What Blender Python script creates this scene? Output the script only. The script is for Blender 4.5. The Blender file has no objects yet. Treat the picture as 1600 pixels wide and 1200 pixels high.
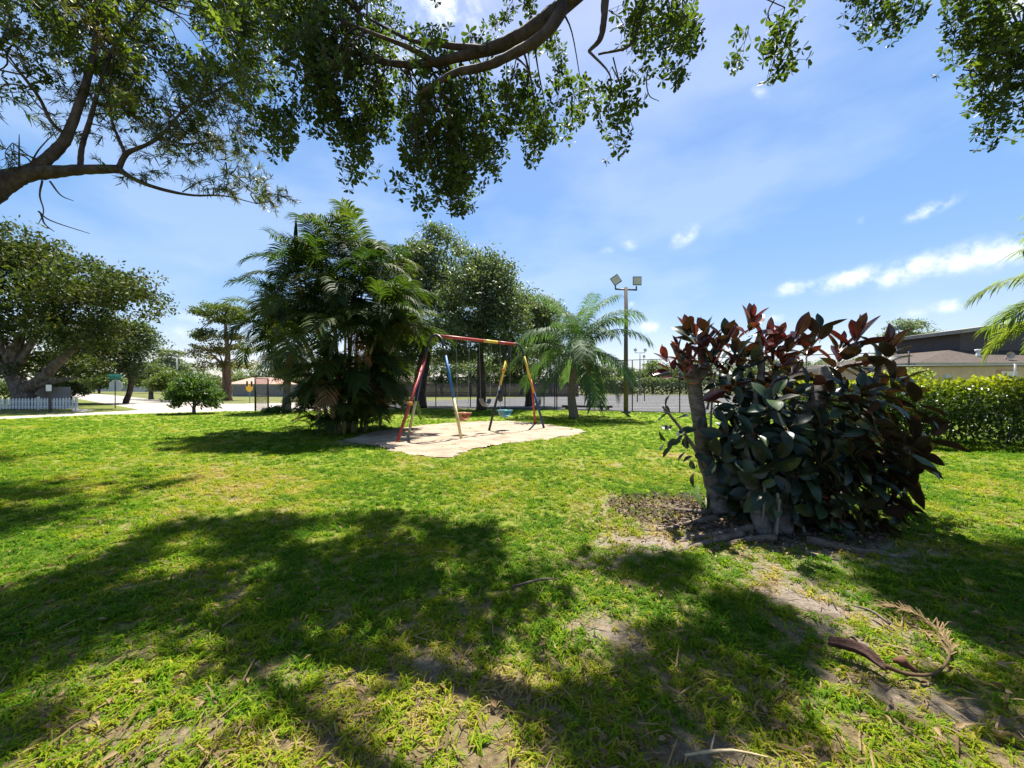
import bpy, math, random
import numpy as np
from mathutils import Matrix, Vector

SC = bpy.context.scene
COL = SC.collection
rng = np.random.default_rng(7)
random.seed(7)
H = 1.5            # camera height
HOR = 604.0        # horizon row of the 1600x1200 photograph
FPX = 600.0        # focal length in those pixels

# ------------------------------------------------------------------ camera, sky, sun, exposure
cam = bpy.data.cameras.new('camera')
cam.sensor_width = 36.0
cam.lens = FPX / 1600 * 36.0
cam.shift_y = 4 / 1600
cam.clip_start = 0.05
cam.clip_end = 3000
camo = bpy.data.objects.new('camera', cam)
camo.location = (0, 0, H)
camo.rotation_euler = (math.radians(90), 0, 0)
COL.objects.link(camo)
SC.camera = camo

SUN = np.array([0.10, 0.42, 1.0])                 # direction towards the sun
SUN_EL = math.atan2(SUN[2], math.hypot(SUN[0], SUN[1]))
SUN_AZ = math.atan2(SUN[0], SUN[1])
sl = bpy.data.lights.new('sun', 'SUN')
sl.energy = 4.8
sl.angle = math.radians(0.53)
sl.color = (1.0, 0.95, 0.86)
so = bpy.data.objects.new('sun', sl)
so.rotation_euler = Vector(-SUN).to_track_quat('-Z', 'Y').to_euler()
so.location = (0, 0, 30)
COL.objects.link(so)

SC.view_settings.view_transform = 'Standard'
SC.view_settings.look = 'None'
SC.view_settings.exposure = 1.7
SC.view_settings.gamma = 1.0
SC.view_settings.use_curve_mapping = False
SC.render.engine = 'CYCLES'
SC.cycles.max_bounces = 8
SC.cycles.diffuse_bounces = 3
SC.cycles.glossy_bounces = 2
SC.cycles.transmission_bounces = 4
SC.cycles.transparent_max_bounces = 4
SC.cycles.sample_clamp_indirect = 6.0

W = bpy.data.worlds.new('World')
SC.world = W
W.use_nodes = True


def azel(px, py):
    x, y, z = (px - 800) / FPX, 1.0, (HOR - py) / FPX
    return math.atan2(x, y), math.asin(z / math.sqrt(x * x + y * y + z * z))


def build_world():
    nt = W.node_tree
    nt.nodes.clear()
    N, L = nt.nodes.new, nt.links.new
    out = N('ShaderNodeOutputWorld')
    bg = N('ShaderNodeBackground')
    bg.inputs[1].default_value = 0.088
    sky = N('ShaderNodeTexSky')
    sky.sky_type = 'NISHITA'
    sky.sun_disc = False
    sky.sun_elevation = SUN_EL
    sky.sun_rotation = SUN_AZ
    sky.altitude = 0
    sky.air_density = 1.0
    sky.dust_density = 0.5
    sky.ozone_density = 3.0
    tc = N('ShaderNodeTexCoord')
    sep = N('ShaderNodeSeparateXYZ')
    L(tc.outputs['Generated'], sep.inputs[0])

    def M(op, a, b=None, c=None):
        n = N('ShaderNodeMath')
        n.operation = op
        for i, v in enumerate((a, b, c)):
            if v is None:
                continue
            if isinstance(v, (int, float)):
                n.inputs[i].default_value = v
            else:
                L(v, n.inputs[i])
        return n.outputs[0]
    az = M('ARCTAN2', sep.outputs[0], sep.outputs[1])
    el = M('ARCSINE', sep.outputs[2])
    # (px, py, half width, half height, amount, slope)
    blobs = [(1250, 449, 62, 12, .8, -.05), (1330, 436, 60, 16, .95, -.12), (1420, 422, 70, 20, 1.0, -.16),
             (1500, 404, 60, 24, 1.0, -.2), (1565, 395, 60, 26, .9, -.1), (1495, 476, 52, 11, .85, -.1),
             (1420, 492, 50, 12, .5, 0), (1455, 326, 44, 12, .95, -.25), (1070, 370, 24, 16, .7, -.4),
             (985, 383, 18, 9, .6, 0), (950, 391, 14, 7, .6, 0), (1190, 147, 20, 15, .5, .4), (1210, 497, 18, 8, .8, 0),
             (1015, 511, 24, 10, .8, 0), (985, 475, 10, 6, .6, 0), (330, 497, 60, 12, .55, 0), (280, 520, 70, 16, .5, 0), (385, 422, 14, 10, .4, .6),
             (700, 15, 70, 60, .8, 0), (620, 85, 80, 45, .5, 0), (1590, 10, 60, 40, .7, 0), (1345, 345, 10, 10, .3, 0),
             (1790, 470, 140, 30, .9, -.1), (-140, 480, 120, 30, .7, 0), (2000, 380, 150, 40, .9, -.1)]
    nz = N('ShaderNodeTexNoise')
    nz.inputs['Scale'].default_value = 26
    nz.inputs['Detail'].default_value = 7
    nz.inputs['Roughness'].default_value = .62
    L(tc.outputs['Generated'], nz.inputs['Vector'])
    tot = None
    for px, py, hw, hh, amt, slope in blobs:
        a, e = azel(px, py)
        a1, _ = azel(px + hw, py)
        _, e1 = azel(px, py - hh)
        sa, se = max(abs(a1 - a), .004), max(abs(e1 - e), .004)
        da = M('SUBTRACT', az, a)
        de = M('ADD', M('SUBTRACT', el, e), M('MULTIPLY', da, slope))
        u = M('DIVIDE', da, sa)
        v = M('DIVIDE', de, se)
        r2 = M('ADD', M('MULTIPLY', u, u), M('MULTIPLY', v, v))
        g = M('MULTIPLY', M('POWER', 2.718, M('MULTIPLY', r2, -0.9)), amt)
        tot = g if tot is None else M('MAXIMUM', tot, g)
    # thin high veil everywhere
    mp = N('ShaderNodeMapping')
    mp.inputs['Scale'].default_value = (1, 1, 2.5)
    L(tc.outputs['Generated'], mp.inputs[0])
    nv = N('ShaderNodeTexNoise')
    nv.inputs['Scale'].default_value = 2.6
    nv.inputs['Detail'].default_value = 6
    L(mp.outputs[0], nv.inputs['Vector'])
    veil = M('MULTIPLY', M('SUBTRACT', nv.outputs[0], 0.42), 0.9)
    veil = M('MAXIMUM', M('MINIMUM', veil, 0.16), 0.0)
    x = M('MULTIPLY', tot, M('MULTIPLY_ADD', nz.outputs[0], 3.4, -0.85))
    ss = N('ShaderNodeMapRange')
    ss.interpolation_type = 'SMOOTHSTEP'
    ss.inputs['From Min'].default_value = 0.12
    ss.inputs['From Max'].default_value = 1.35
    L(x, ss.inputs['Value'])
    fac = M('MINIMUM', M('ADD', ss.outputs[0], veil), 0.95)
    # bright milky air towards the horizon
    mix = N('ShaderNodeMix')
    mix.data_type = 'RGBA'
    L(fac, mix.inputs[0])
    tint = N('ShaderNodeMix')
    tint.data_type = 'RGBA'
    tint.blend_type = 'MULTIPLY'
    tint.inputs[0].default_value = 1.0
    tint.inputs[7].default_value = (3.45, 3.12, 3.3, 1)
    sc1 = N('ShaderNodeMix')
    sc1.data_type = 'RGBA'
    sc1.blend_type = 'MULTIPLY'
    sc1.inputs[0].default_value = 1.0
    sc1.inputs[7].default_value = (.2, .2, .2, 1)
    L(sky.outputs[0], sc1.inputs[6])
    gm = N('ShaderNodeGamma')
    gm.inputs[1].default_value = .46
    L(sc1.outputs[2], gm.inputs[0])
    hs = N('ShaderNodeHueSaturation')
    hs.inputs['Saturation'].default_value = 1.95
    L(gm.outputs[0], hs.inputs['Color'])
    L(hs.outputs[0], tint.inputs[6])
    L(tint.outputs[2], mix.inputs[6])
    mix.inputs[7].default_value = (4.5, 4.7, 5.0, 1)
    L(mix.outputs[2], bg.inputs[0])
    L(bg.outputs[0], out.inputs[0])


build_world()

# ------------------------------------------------------------------ helpers


def G(px, py):
    d = H * FPX / (py - HOR)
    return np.array([(px - 800) / FPX * d, d, 0.0])


def Q(px, py, d):
    return np.array([(px - 800) / FPX * d, d, H + (HOR - py) / FPX * d])


def nrm(a):
    a = np.asarray(a, float)
    return a / np.maximum(np.linalg.norm(a, axis=-1, keepdims=True), 1e-9)


def _hash(ix, iy, seed):
    h = (ix.astype(np.int64) * 374761393 + iy.astype(np.int64) * 668265263 + seed * 982451653) & 0x7fffffff
    h = ((h ^ (h >> 13)) * 1274126177) & 0x7fffffff
    return ((h ^ (h >> 16)) & 0xffff) / 65535.0


def vnoise(x, y, scale=1.0, octv=4, seed=0):
    x = np.asarray(x, float) * scale
    y = np.asarray(y, float) * scale
    t, amp, s = 0.0, 1.0, 0.0
    for o in range(octv):
        ix, iy = np.floor(x), np.floor(y)
        fx, fy = x - ix, y - iy
        fx, fy = fx * fx * (3 - 2 * fx), fy * fy * (3 - 2 * fy)
        a, b = _hash(ix, iy, seed + o), _hash(ix + 1, iy, seed + o)
        c, d = _hash(ix, iy + 1, seed + o), _hash(ix + 1, iy + 1, seed + o)
        t = t + amp * (a * (1 - fx) * (1 - fy) + b * fx * (1 - fy) + c * (1 - fx) * fy + d * fx * fy)
        s += amp
        amp *= 0.55
        x, y = x * 2.03 + 11.3, y * 2.03 + 5.7
    return t / s


def inpoly(x, y, poly):
    poly = np.asarray(poly, float)[:, :2]
    r = np.zeros(np.shape(x), bool)
    j = len(poly) - 1
    for i in range(len(poly)):
        xi, yi = poly[i]
        xj, yj = poly[j]
        c = ((yi > y) != (yj > y)) & (x < (xj - xi) * (y - yi) / (yj - yi + 1e-12) + xi)
        r ^= c
        j = i
    return r


class MB:
    def __init__(s):
        s.V, s.F, s.MI, s.R, s.n = [], [], [], [], 0

    def add(s, V, F, mi=0, rnd=0.0):
        V = np.asarray(V, float).reshape(-1, 3)
        if isinstance(F, np.ndarray):
            Fs = [F]
        else:
            by = {}
            for f in F:
                by.setdefault(len(f), []).append(f)
            Fs = [np.array(v) for v in by.values()]
        for f in Fs:
            s.F.append(f.astype(np.int32) + s.n)
            s.MI.append(np.full(len(f), mi, np.int32))
        s.V.append(V)
        s.R.append(np.broadcast_to(np.asarray(rnd, float), (len(V),)))
        s.n += len(V)
        return s

    def mesh(s, name, mats, base=(0, 0, 0), smooth=True):
        me = bpy.data.meshes.new(name)
        V = np.concatenate(s.V) - np.asarray(base, float)
        me.vertices.add(len(V))
        me.vertices.foreach_set('co', V.astype(np.float32).ravel())
        li = np.concatenate([f.ravel() for f in s.F])
        tot = np.concatenate([np.full(len(f), f.shape[1], np.int32) for f in s.F])
        st = np.concatenate([[0], np.cumsum(tot)[:-1]]).astype(np.int32)
        me.loops.add(len(li))
        me.loops.foreach_set('vertex_index', li)
        me.polygons.add(len(tot))
        me.polygons.foreach_set('loop_start', st)
        me.polygons.foreach_set('loop_total', tot)
        me.polygons.foreach_set('material_index', np.concatenate(s.MI))
        me.polygons.foreach_set('use_smooth', np.full(len(tot), smooth))
        at = me.attributes.new('rnd', 'FLOAT', 'POINT')
        at.data.foreach_set('value', np.concatenate(s.R).astype(np.float32))
        me.update(calc_edges=True)
        me.validate()
        for m in (mats if isinstance(mats, (list, tuple)) else [mats]):
            me.materials.append(m)
        return me

    def build(s, name, mats, parent=None, smooth=True):
        base = np.array(parent.location) if parent is not None else (0, 0, 0)
        o = bpy.data.objects.new(name, s.mesh(name, mats, base, smooth))
        COL.objects.link(o)
        if parent is not None:
            o.parent = parent
        return o

    def build_sub(s, name, mats, part, smooth=True):
        base = np.array(part.location) + (np.array(part.parent.location) if part.parent else 0)
        o = bpy.data.objects.new(name, s.mesh(name, mats, base, smooth))
        COL.objects.link(o)
        o.parent = part
        return o


def thing(name, label, cat, loc=(0, 0, 0), group=None):
    o = bpy.data.objects.new(name, None)
    o.empty_display_size = .2
    o.location = [float(v) for v in loc]
    COL.objects.link(o)
    tag(o, label, cat, group)
    return o


def tag(o, label, cat, group=None):
    o['label'] = label
    o['category'] = cat
    if group:
        o['group'] = group
    return o


def kind(o, k, label=None):
    o['kind'] = k
    if label:
        o['label'] = label
    return o


def inst(name, me, parent, M):
    """a part sharing mesh data; M is its world matrix"""
    o = bpy.data.objects.new(name, me)
    o.parent = parent
    o.matrix_basis = Matrix.Translation(-Vector(parent.location)) @ M
    COL.objects.link(o)
    return o


def tube_vf(pts, rad, n=8, cap=True):
    P = np.asarray(pts, float)
    k = len(P)
    rad = np.broadcast_to(np.asarray(rad, float), (k,))
    T = nrm(np.gradient(P, axis=0))
    ref = np.array([0, 0, 1.0]) if abs(T[0][2]) < .9 else np.array([1.0, 0, 0])
    V = []
    u = nrm(np.cross(T[0], ref))
    for i in range(k):
        u = nrm(u - T[i] * np.dot(u, T[i]))
        w = np.cross(T[i], u)
        a = np.arange(n) / n * 2 * math.pi
        V.append(P[i] + rad[i] * (np.cos(a)[:, None] * u + np.sin(a)[:, None] * w))
    V = np.concatenate(V)
    F = [(i * n + j, i * n + (j + 1) % n, (i + 1) * n + (j + 1) % n, (i + 1) * n + j) for i in range(k - 1) for j in range(n)]
    if cap:
        F.append(tuple(range(n - 1, -1, -1)))
        F.append(tuple(range((k - 1) * n, k * n)))
    return V, F


def smooth_path(pts, m=6):
    P = np.asarray(pts, float)
    if len(P) < 3:
        return P
    E = np.vstack([2 * P[0] - P[1], P, 2 * P[-1] - P[-2]])
    out = []
    for i in range(1, len(E) - 2):
        for t in np.linspace(0, 1, m, endpoint=False):
            a, b, c, d = E[i - 1], E[i], E[i + 1], E[i + 2]
            out.append(.5 * (2 * b + (c - a) * t + (2 * a - 5 * b + 4 * c - d) * t * t + (3 * b - a - 3 * c + d) * t ** 3))
    out.append(P[-1])
    return np.array(out)


def limb(mb, pts, r, n=8, m=5, mi=0, wob=0.0, rnd=0.0):
    P = smooth_path(pts, m)
    r = np.interp(np.linspace(0, 1, len(P)), np.linspace(0, 1, len(r)), r)
    if wob:
        r = r * (1 + wob * (rng.random(len(P)) - .5))
        P = P + (rng.random(P.shape) - .5) * (r[:, None] * wob * .6)
    V, F = tube_vf(P, r, n)
    mb.add(V, F, mi, rnd)
    return P


def box_vf(c, s, rz=0.0, bev=0.0):
    x, y, z = np.asarray(s, float) / 2
    V = np.array([[-x, -y, -z], [x, -y, -z], [x, y, -z], [-x, y, -z], [-x, -y, z], [x, -y, z], [x, y, z], [-x, y, z]])
    ca, sa = math.cos(rz), math.sin(rz)
    V = V @ np.array([[ca, sa, 0], [-sa, ca, 0], [0, 0, 1]]) + np.asarray(c, float)
    F = [(0, 3, 2, 1), (4, 5, 6, 7), (0, 1, 5, 4), (1, 2, 6, 5), (2, 3, 7, 6), (3, 0, 4, 7)]
    return V, F


def bar(mb, a, b, w, mi=0):
    V, F = tube_vf([a, b], w, 4)
    mb.add(V, F, mi)


def frames(D, Nn):
    Y = nrm(D)
    Z = Nn - (Nn * Y).sum(1, keepdims=True) * Y
    Z = nrm(Z + 1e-6)
    X = np.cross(Y, Z)
    return np.stack([X, Y, Z], axis=2)


def scatter(mb, TV, TF, pos, R, sc, mi=0, rnd=None):
    N_, K = len(pos), len(TV)
    sc = np.broadcast_to(np.asarray(sc, float), (N_,))
    V = np.einsum('nij,kj->nki', R, TV) * sc[:, None, None] + pos[:, None, :]
    F = (TF[None] + (np.arange(N_) * K)[:, None, None]).reshape(-1, TF.shape[1])
    if rnd is None:
        rnd = rng.random(N_)
    mb.add(V.reshape(-1, 3), F, mi, np.repeat(rnd, K))


def rand_dir(n):
    return nrm(rng.normal(size=(n, 3)))


# leaf templates: unit length along +Y
LEAF2 = (np.array([[0, 0, 0], [-.24, .5, .07], [0, 1, 0], [.24, .5, .07]]), np.array([[0, 2, 1], [0, 3, 2]]))
OBOV = (np.array([[0, 0, 0], [-.2, .55, .04], [-.2, .82, .03], [0, 1, -.03], [.2, .82, .03], [.2, .55, .04]]),
        np.array([[0, 3, 2], [0, 2, 1], [0, 4, 3], [0, 5, 4]]))
NEED = (np.array([[-.035, 0, 0], [.035, 0, 0], [.03, .6, -.02], [0, 1, -.12], [-.03, .6, -.02]]),
        np.array([[0, 1, 2], [0, 2, 4], [4, 2, 3]]))

# ------------------------------------------------------------------ materials


def newmat(name):
    m = bpy.data.materials.new(name)
    m.use_nodes = True
    m.node_tree.nodes.clear()
    return m, m.node_tree.nodes.new, m.node_tree.links.new


def ramp(N, cols, pos=None):
    r = N('ShaderNodeValToRGB')
    e = r.color_ramp.elements
    k = len(cols)
    pos = pos or [i / (k - 1) for i in range(k)]
    while len(e) < k:
        e.new(.5)
    for i in range(k):
        e[i].position = pos[i]
        e[i].color = (*cols[i], 1)
    return r


def leaf_mat(name, cols, trans=.4, tint=(1.6, 1.7, .6), rough=.45, spec=.3, objrand=.35, back=None):
    m, N, L = newmat(name)
    out = N('ShaderNodeOutputMaterial')
    at = N('ShaderNodeAttribute')
    at.attribute_name = 'rnd'
    fac = at.outputs['Fac']
    if objrand:
        oi = N('ShaderNodeObjectInfo')
        mx = N('ShaderNodeMix')
        mx.inputs[0].default_value = objrand
        L(fac, mx.inputs[2])
        L(oi.outputs['Random'], mx.inputs[3])
        fac = mx.outputs[0]
    r = ramp(N, cols)
    L(fac, r.inputs[0])
    col = r.outputs[0]
    if back:
        g = N('ShaderNodeNewGeometry')
        bm_ = N('ShaderNodeMix')
        bm_.data_type = 'RGBA'
        rb = ramp(N, back)
        L(fac, rb.inputs[0])
        L(g.outputs['Backfacing'], bm_.inputs[0])
        L(col, bm_.inputs[6])
        L(rb.outputs[0], bm_.inputs[7])
        col = bm_.outputs[2]
    p = N('ShaderNodeBsdfPrincipled')
    p.inputs['Roughness'].default_value = rough
    p.inputs['Specular IOR Level'].default_value = spec
    L(col, p.inputs['Base Color'])
    t = N('ShaderNodeBsdfTranslucent')
    tm = N('ShaderNodeMix')
    tm.data_type = 'RGBA'
    tm.blend_type = 'MULTIPLY'
    tm.inputs[0].default_value = 1
    L(col, tm.inputs[6])
    tm.inputs[7].default_value = (*tint, 1)
    L(tm.outputs[2], t.inputs[0])
    ms = N('ShaderNodeMixShader')
    ms.inputs[0].default_value = trans
    L(p.outputs[0], ms.inputs[1])
    L(t.outputs[0], ms.inputs[2])
    L(ms.outputs[0], out.inputs[0])
    return m


def noise_mat(name, cols, scale=8, detail=6, rough=.85, spec=.2, bump=0.0, stretch=(1, 1, 1), bscale=None, metal=0.0, pos=None, dist=0.0, bdist=.02):
    m, N, L = newmat(name)
    out = N('ShaderNodeOutputMaterial')
    p = N('ShaderNodeBsdfPrincipled')
    tc = N('ShaderNodeTexCoord')
    mp = N('ShaderNodeMapping')
    mp.inputs['Scale'].default_value = stretch
    L(tc.outputs['Object'], mp.inputs[0])
    nz = N('ShaderNodeTexNoise')
    nz.inputs['Scale'].default_value = scale
    nz.inputs['Detail'].default_value = detail
    nz.inputs['Roughness'].default_value = .65
    nz.inputs['Distortion'].default_value = dist
    L(mp.outputs[0], nz.inputs['Vector'])
    k = len(cols)
    r = ramp(N, cols, pos or [.3 + .4 * i / max(k - 1, 1) for i in range(k)])
    L(nz.outputs[0], r.inputs[0])
    L(r.outputs[0], p.inputs['Base Color'])
    p.inputs['Roughness'].default_value = rough
    p.inputs['Specular IOR Level'].default_value = spec
    p.inputs['Metallic'].default_value = metal
    if bump:
        nb = N('ShaderNodeTexNoise')
        nb.inputs['Scale'].default_value = bscale or scale * 2
        nb.inputs['Detail'].default_value = 8
        nb.inputs['Roughness'].default_value = .7
        L(mp.outputs[0], nb.inputs['Vector'])
        b = N('ShaderNodeBump')
        b.inputs['Strength'].default_value = bump
        b.inputs['Distance'].default_value = bdist
        L(nb.outputs[0], b.inputs['Height'])
        L(b.outputs[0], p.inputs['Normal'])
    L(p.outputs[0], out.inputs[0])
    return m


BARK = noise_mat('oak_bark', [(.045, .035, .028), (.11, .09, .075), (.19, .17, .15)], 6, bump=.9, stretch=(1, 1, .35), bscale=14)
BARK_DARK = noise_mat('dark_bark', [(.02, .016, .013), (.055, .042, .034), (.10, .08, .065)], 7, bump=1.0, stretch=(1, 1, .5), bscale=18)
BARK_RED = noise_mat('pine_bark', [(.09, .05, .035), (.2, .12, .085), (.28, .2, .16)], 5, bump=.8, stretch=(1, 1, .3))
PALM_BARK = noise_mat('palm_bark', [(.10, .085, .07), (.2, .175, .15), (.28, .25, .22)], 5, bump=.6, stretch=(1, 1, 5))
CANE = noise_mat('palm_cane', [(.10, .11, .05), (.2, .2, .1), (.3, .27, .16)], 4, bump=.3, stretch=(1, 1, 6), rough=.6)
RUB_BARK = noise_mat('rubber_bark', [(.055, .045, .038), (.13, .11, .095), (.22, .19, .165)], 9, bump=.9, stretch=(1, 1, 2.2), bscale=22)
OAK_LEAF = leaf_mat('oak_leaf', [(.014, .027, .007), (.032, .054, .012), (.06, .09, .017), (.11, .14, .028)], .5, rough=.5, spec=.25)
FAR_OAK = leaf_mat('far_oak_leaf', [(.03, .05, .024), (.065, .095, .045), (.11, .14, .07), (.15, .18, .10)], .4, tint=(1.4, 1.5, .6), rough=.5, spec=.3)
WARM_OAK = leaf_mat('warm_oak_leaf', [(.012, .022, .006), (.028, .045, .010), (.055, .075, .014), (.085, .07, .026)], .35, objrand=0, rough=.55, spec=.2)
NEEDLE = leaf_mat('fine_leaf', [(.018, .03, .010), (.045, .055, .014), (.09, .085, .02), (.17, .11, .025)], .45, rough=.4, spec=.4)
BROAD_YG = leaf_mat('broad_leaf', [(.018, .03, .006), (.04, .06, .008), (.08, .105, .014), (.12, .13, .02)], .55, rough=.4)
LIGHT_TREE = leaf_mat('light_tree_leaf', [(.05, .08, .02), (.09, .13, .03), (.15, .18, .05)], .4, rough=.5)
PINE_LEAF = leaf_mat('pine_leaf', [(.045, .07, .02), (.085, .115, .03), (.13, .16, .045)], .35, rough=.6, spec=.2)
YEL_LEAF = leaf_mat('yellowing_leaf', [(.07, .08, .02), (.13, .13, .035), (.2, .16, .05)], .35, rough=.5)
BUSH_LEAF = leaf_mat('bush_leaf', [(.025, .05, .012), (.05, .095, .02), (.09, .15, .03)], .4)
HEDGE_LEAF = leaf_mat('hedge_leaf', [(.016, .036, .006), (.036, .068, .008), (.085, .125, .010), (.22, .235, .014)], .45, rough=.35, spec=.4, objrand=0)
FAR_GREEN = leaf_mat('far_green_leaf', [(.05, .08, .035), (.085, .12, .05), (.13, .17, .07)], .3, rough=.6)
HAZE_GREEN = leaf_mat('hazy_pine_leaf', [(.09, .13, .08), (.13, .17, .105), (.18, .22, .14)], .3, rough=.6)  # distance haze is put into these pale leaf colours
ARECA = leaf_mat('areca_frond', [(.012, .028, .008), (.026, .05, .012), (.055, .08, .016), (.13, .125, .025)], .4, rough=.6, spec=.15, objrand=.6)
QUEEN = leaf_mat('queen_frond', [(.04, .075, .03), (.065, .11, .045), (.10, .15, .06)], .4, tint=(1.4, 1.6, .7), rough=.6, spec=.15, objrand=.5)
RPALM = leaf_mat('light_frond', [(.08, .13, .025), (.14, .19, .04), (.24, .25, .05)], .45, rough=.6, spec=.15, objrand=.5)
FAN = leaf_mat('fan_leaf', [(.02, .04, .015), (.05, .075, .025), (.10, .12, .045)], .35, rough=.4, objrand=.5)
DEAD = leaf_mat('dead_frond', [(.10, .055, .025), (.2, .12, .05), (.32, .22, .10)], .2, tint=(1, .9, .7), rough=.7, objrand=.4)
LITTER = leaf_mat('fallen_leaf', [(.06, .036, .014), (.14, .085, .034), (.24, .165, .075), (.31, .245, .14)], .2, tint=(1, .9, .7), rough=.7)
RUB_LEAF = leaf_mat('rubber_leaf', [(.007, .012, .008), (.013, .024, .012), (.022, .042, .016), (.045, .07, .02)], .1, tint=(2.0, 1.2, .5), rough=.36, spec=.33, objrand=1.0,
                    back=[(.022, .016, .012), (.04, .024, .018), (.042, .036, .018), (.05, .055, .018)])
RUB_RED = leaf_mat('young_rubber_leaf', [(.03, .008, .008), (.055, .014, .012), (.08, .022, .016), (.04, .03, .016)], .16, tint=(2.2, .9, .6), rough=.2, spec=.6, objrand=1.0,
                   back=[(.06, .02, .018), (.085, .028, .022), (.11, .045, .03), (.10, .035, .03)])
RUB_SHEATH = leaf_mat('red_sheath', [(.2, .015, .012), (.3, .035, .02)], .3, tint=(1.4, .8, .6), rough=.4)
IRON = noise_mat('dark_fence_metal', [(.012, .012, .013), (.03, .03, .032)], 12, rough=.5)
WIRE = noise_mat('fence_wire', [(.05, .05, .052), (.08, .08, .085)], 12, rough=.5)
WIRE_PALE = noise_mat('pale_fence_wire', [(.3, .28, .24), (.4, .37, .33)], 12, rough=.4)


def paint(name, c, rough=.45):
    d = tuple(v * .72 for v in c)
    return noise_mat(name, [(.10, .055, .03), d, c, tuple(min(1, v * 1.12) for v in c)], 16, rough=rough, bump=.3, spec=.4, pos=[.30, .37, .5, .68])


P_RED = paint('red_paint', (.32, .035, .03))
P_NAVY = paint('navy_paint', (.02, .028, .11))
P_BLUE = paint('blue_paint', (.02, .12, .34))
P_YEL = paint('yellow_paint', (.62, .42, .06))
P_CREAM = paint('faded_cream_paint', (.58, .47, .22))
P_ORANGE = paint('orange_paint', (.62, .26, .045))
P_BLACK = paint('black_paint', (.022, .022, .026))
P_TEAL = paint('teal_plastic', (.10, .26, .30))
P_BROWN = paint('brown_plastic', (.36, .16, .07))
GREY_PL = paint('grey_plastic', (.12, .13, .13))
CHAIN = noise_mat('chain_metal', [(.25, .25, .25), (.4, .4, .4)], 20, rough=.4, metal=.7)
WHITE_P = noise_mat('white_fence_paint', [(.52, .52, .52), (.7, .7, .69)], 5, rough=.6)
GREY_WOOD = noise_mat('grey_weathered_wood', [(.11, .105, .11), (.2, .19, .2), (.27, .26, .27)], 3, bump=.4, stretch=(4, 4, .5))
BROWN_WOOD = noise_mat('dark_fence_wood', [(.045, .036, .036), (.085, .065, .062), (.125, .10, .095)], 3, bump=.4, stretch=(4, 4, .5))
POLE_WOOD = noise_mat('weathered_pole_wood', [(.07, .055, .042), (.12, .095, .075), (.17, .14, .115)], 4, bump=.4, stretch=(6, 6, .4))
GALV = noise_mat('galvanised_steel', [(.2, .21, .22), (.3, .31, .32)], 10, rough=.45, metal=.4)
DARK_STEEL = noise_mat('dark_steel', [(.06, .06, .065), (.11, .11, .115)], 10, rough=.5)
LAMP_GLASS = noise_mat('lamp_glass', [(.45, .42, .3), (.6, .55, .4)], 4, rough=.15, spec=.6)
SIGN_BACK = noise_mat('sign_back_aluminium', [(.42, .46, .44), (.52, .55, .53)], 3, rough=.5)
SIGN_RED = paint('sign_red', (.5, .02, .02))
SIGN_GREEN = paint('sign_green', (.02, .22, .17))
SIGN_YEL = paint('sign_yellow', (.75, .45, .03))
SIGN_WHITE = paint('sign_white', (.7, .72, .72))
ROAD_M = noise_mat('pale_worn_road', [(.23, .20, .172), (.29, .255, .22), (.35, .315, .275)], .6, detail=10, rough=.9, bump=.25, bscale=60)
COURT_M = noise_mat('court_asphalt', [(.05, .05, .052), (.068, .067, .069), (.09, .087, .088)], .5, detail=10, rough=.9, bump=.2, bscale=60)
LINE_M = noise_mat('worn_white_line', [(.35, .35, .35), (.62, .62, .61)], 3, rough=.8)
SAND_M = noise_mat('pale_sand', [(.18, .14, .10), (.285, .225, .165), (.37, .30, .23)], 1.6, detail=10, rough=.95, bump=.9, bscale=18, bdist=.05)
WALK_M = noise_mat('concrete', [(.3, .28, .25), (.42, .39, .35)], 1.5, rough=.9, bump=.2, bscale=40)
VERGE_M = noise_mat('dry_verge', [(.06, .065, .02), (.09, .10, .025), (.14, .125, .05)], .5, detail=9, rough=.95, bump=.6, bscale=10)
ISLAND_M = noise_mat('verge_grass', [(.05, .07, .012), (.09, .11, .02), (.14, .13, .035)], .7, detail=9, rough=.95, bump=.8, bscale=12)
ROOF_BROWN = noise_mat('brown_shingle', [(.035, .027, .022), (.058, .044, .036), (.085, .068, .056)], 8, rough=.9, bump=.4)
ROOF_TAN = noise_mat('tan_roof', [(.26, .2, .15), (.35, .28, .22)], 6, rough=.9)
ROOF_GREY = noise_mat('grey_roof', [(.2, .195, .17), (.3, .29, .25)], 6, rough=.9)
ROOF_PINK = noise_mat('pinkish_roof', [(.3, .17, .13), (.4, .25, .2)], 6, rough=.9)
SIDING = noise_mat('dark_siding', [(.07, .06, .06), (.105, .09, .09)], 3, rough=.8, stretch=(1, 1, 8))
TAN_WALL = noise_mat('tan_stucco', [(.40, .3, .19), (.5, .39, .26)], 3, rough=.9, bump=.2)
PALE_WALL = noise_mat('pale_wall', [(.5, .49, .46), (.62, .6, .57)], 2, rough=.9)
GLASS_M = noise_mat('window_glass', [(.10, .14, .17), (.2, .25, .28)], 2, rough=.08, spec=.8)
TRIM = noise_mat('fascia_trim', [(.3, .27, .24), (.4, .37, .33)], 4, rough=.6)
MULCH = noise_mat('mulch', [(.03, .022, .016), (.075, .052, .036), (.15, .11, .08)], 14, rough=.95, bump=1.0, bscale=30)
ROOT_M = noise_mat('exposed_root', [(.06, .045, .035), (.12, .09, .07), (.2, .16, .13)], 12, bump=.8, stretch=(1, 1, 1))


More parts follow.
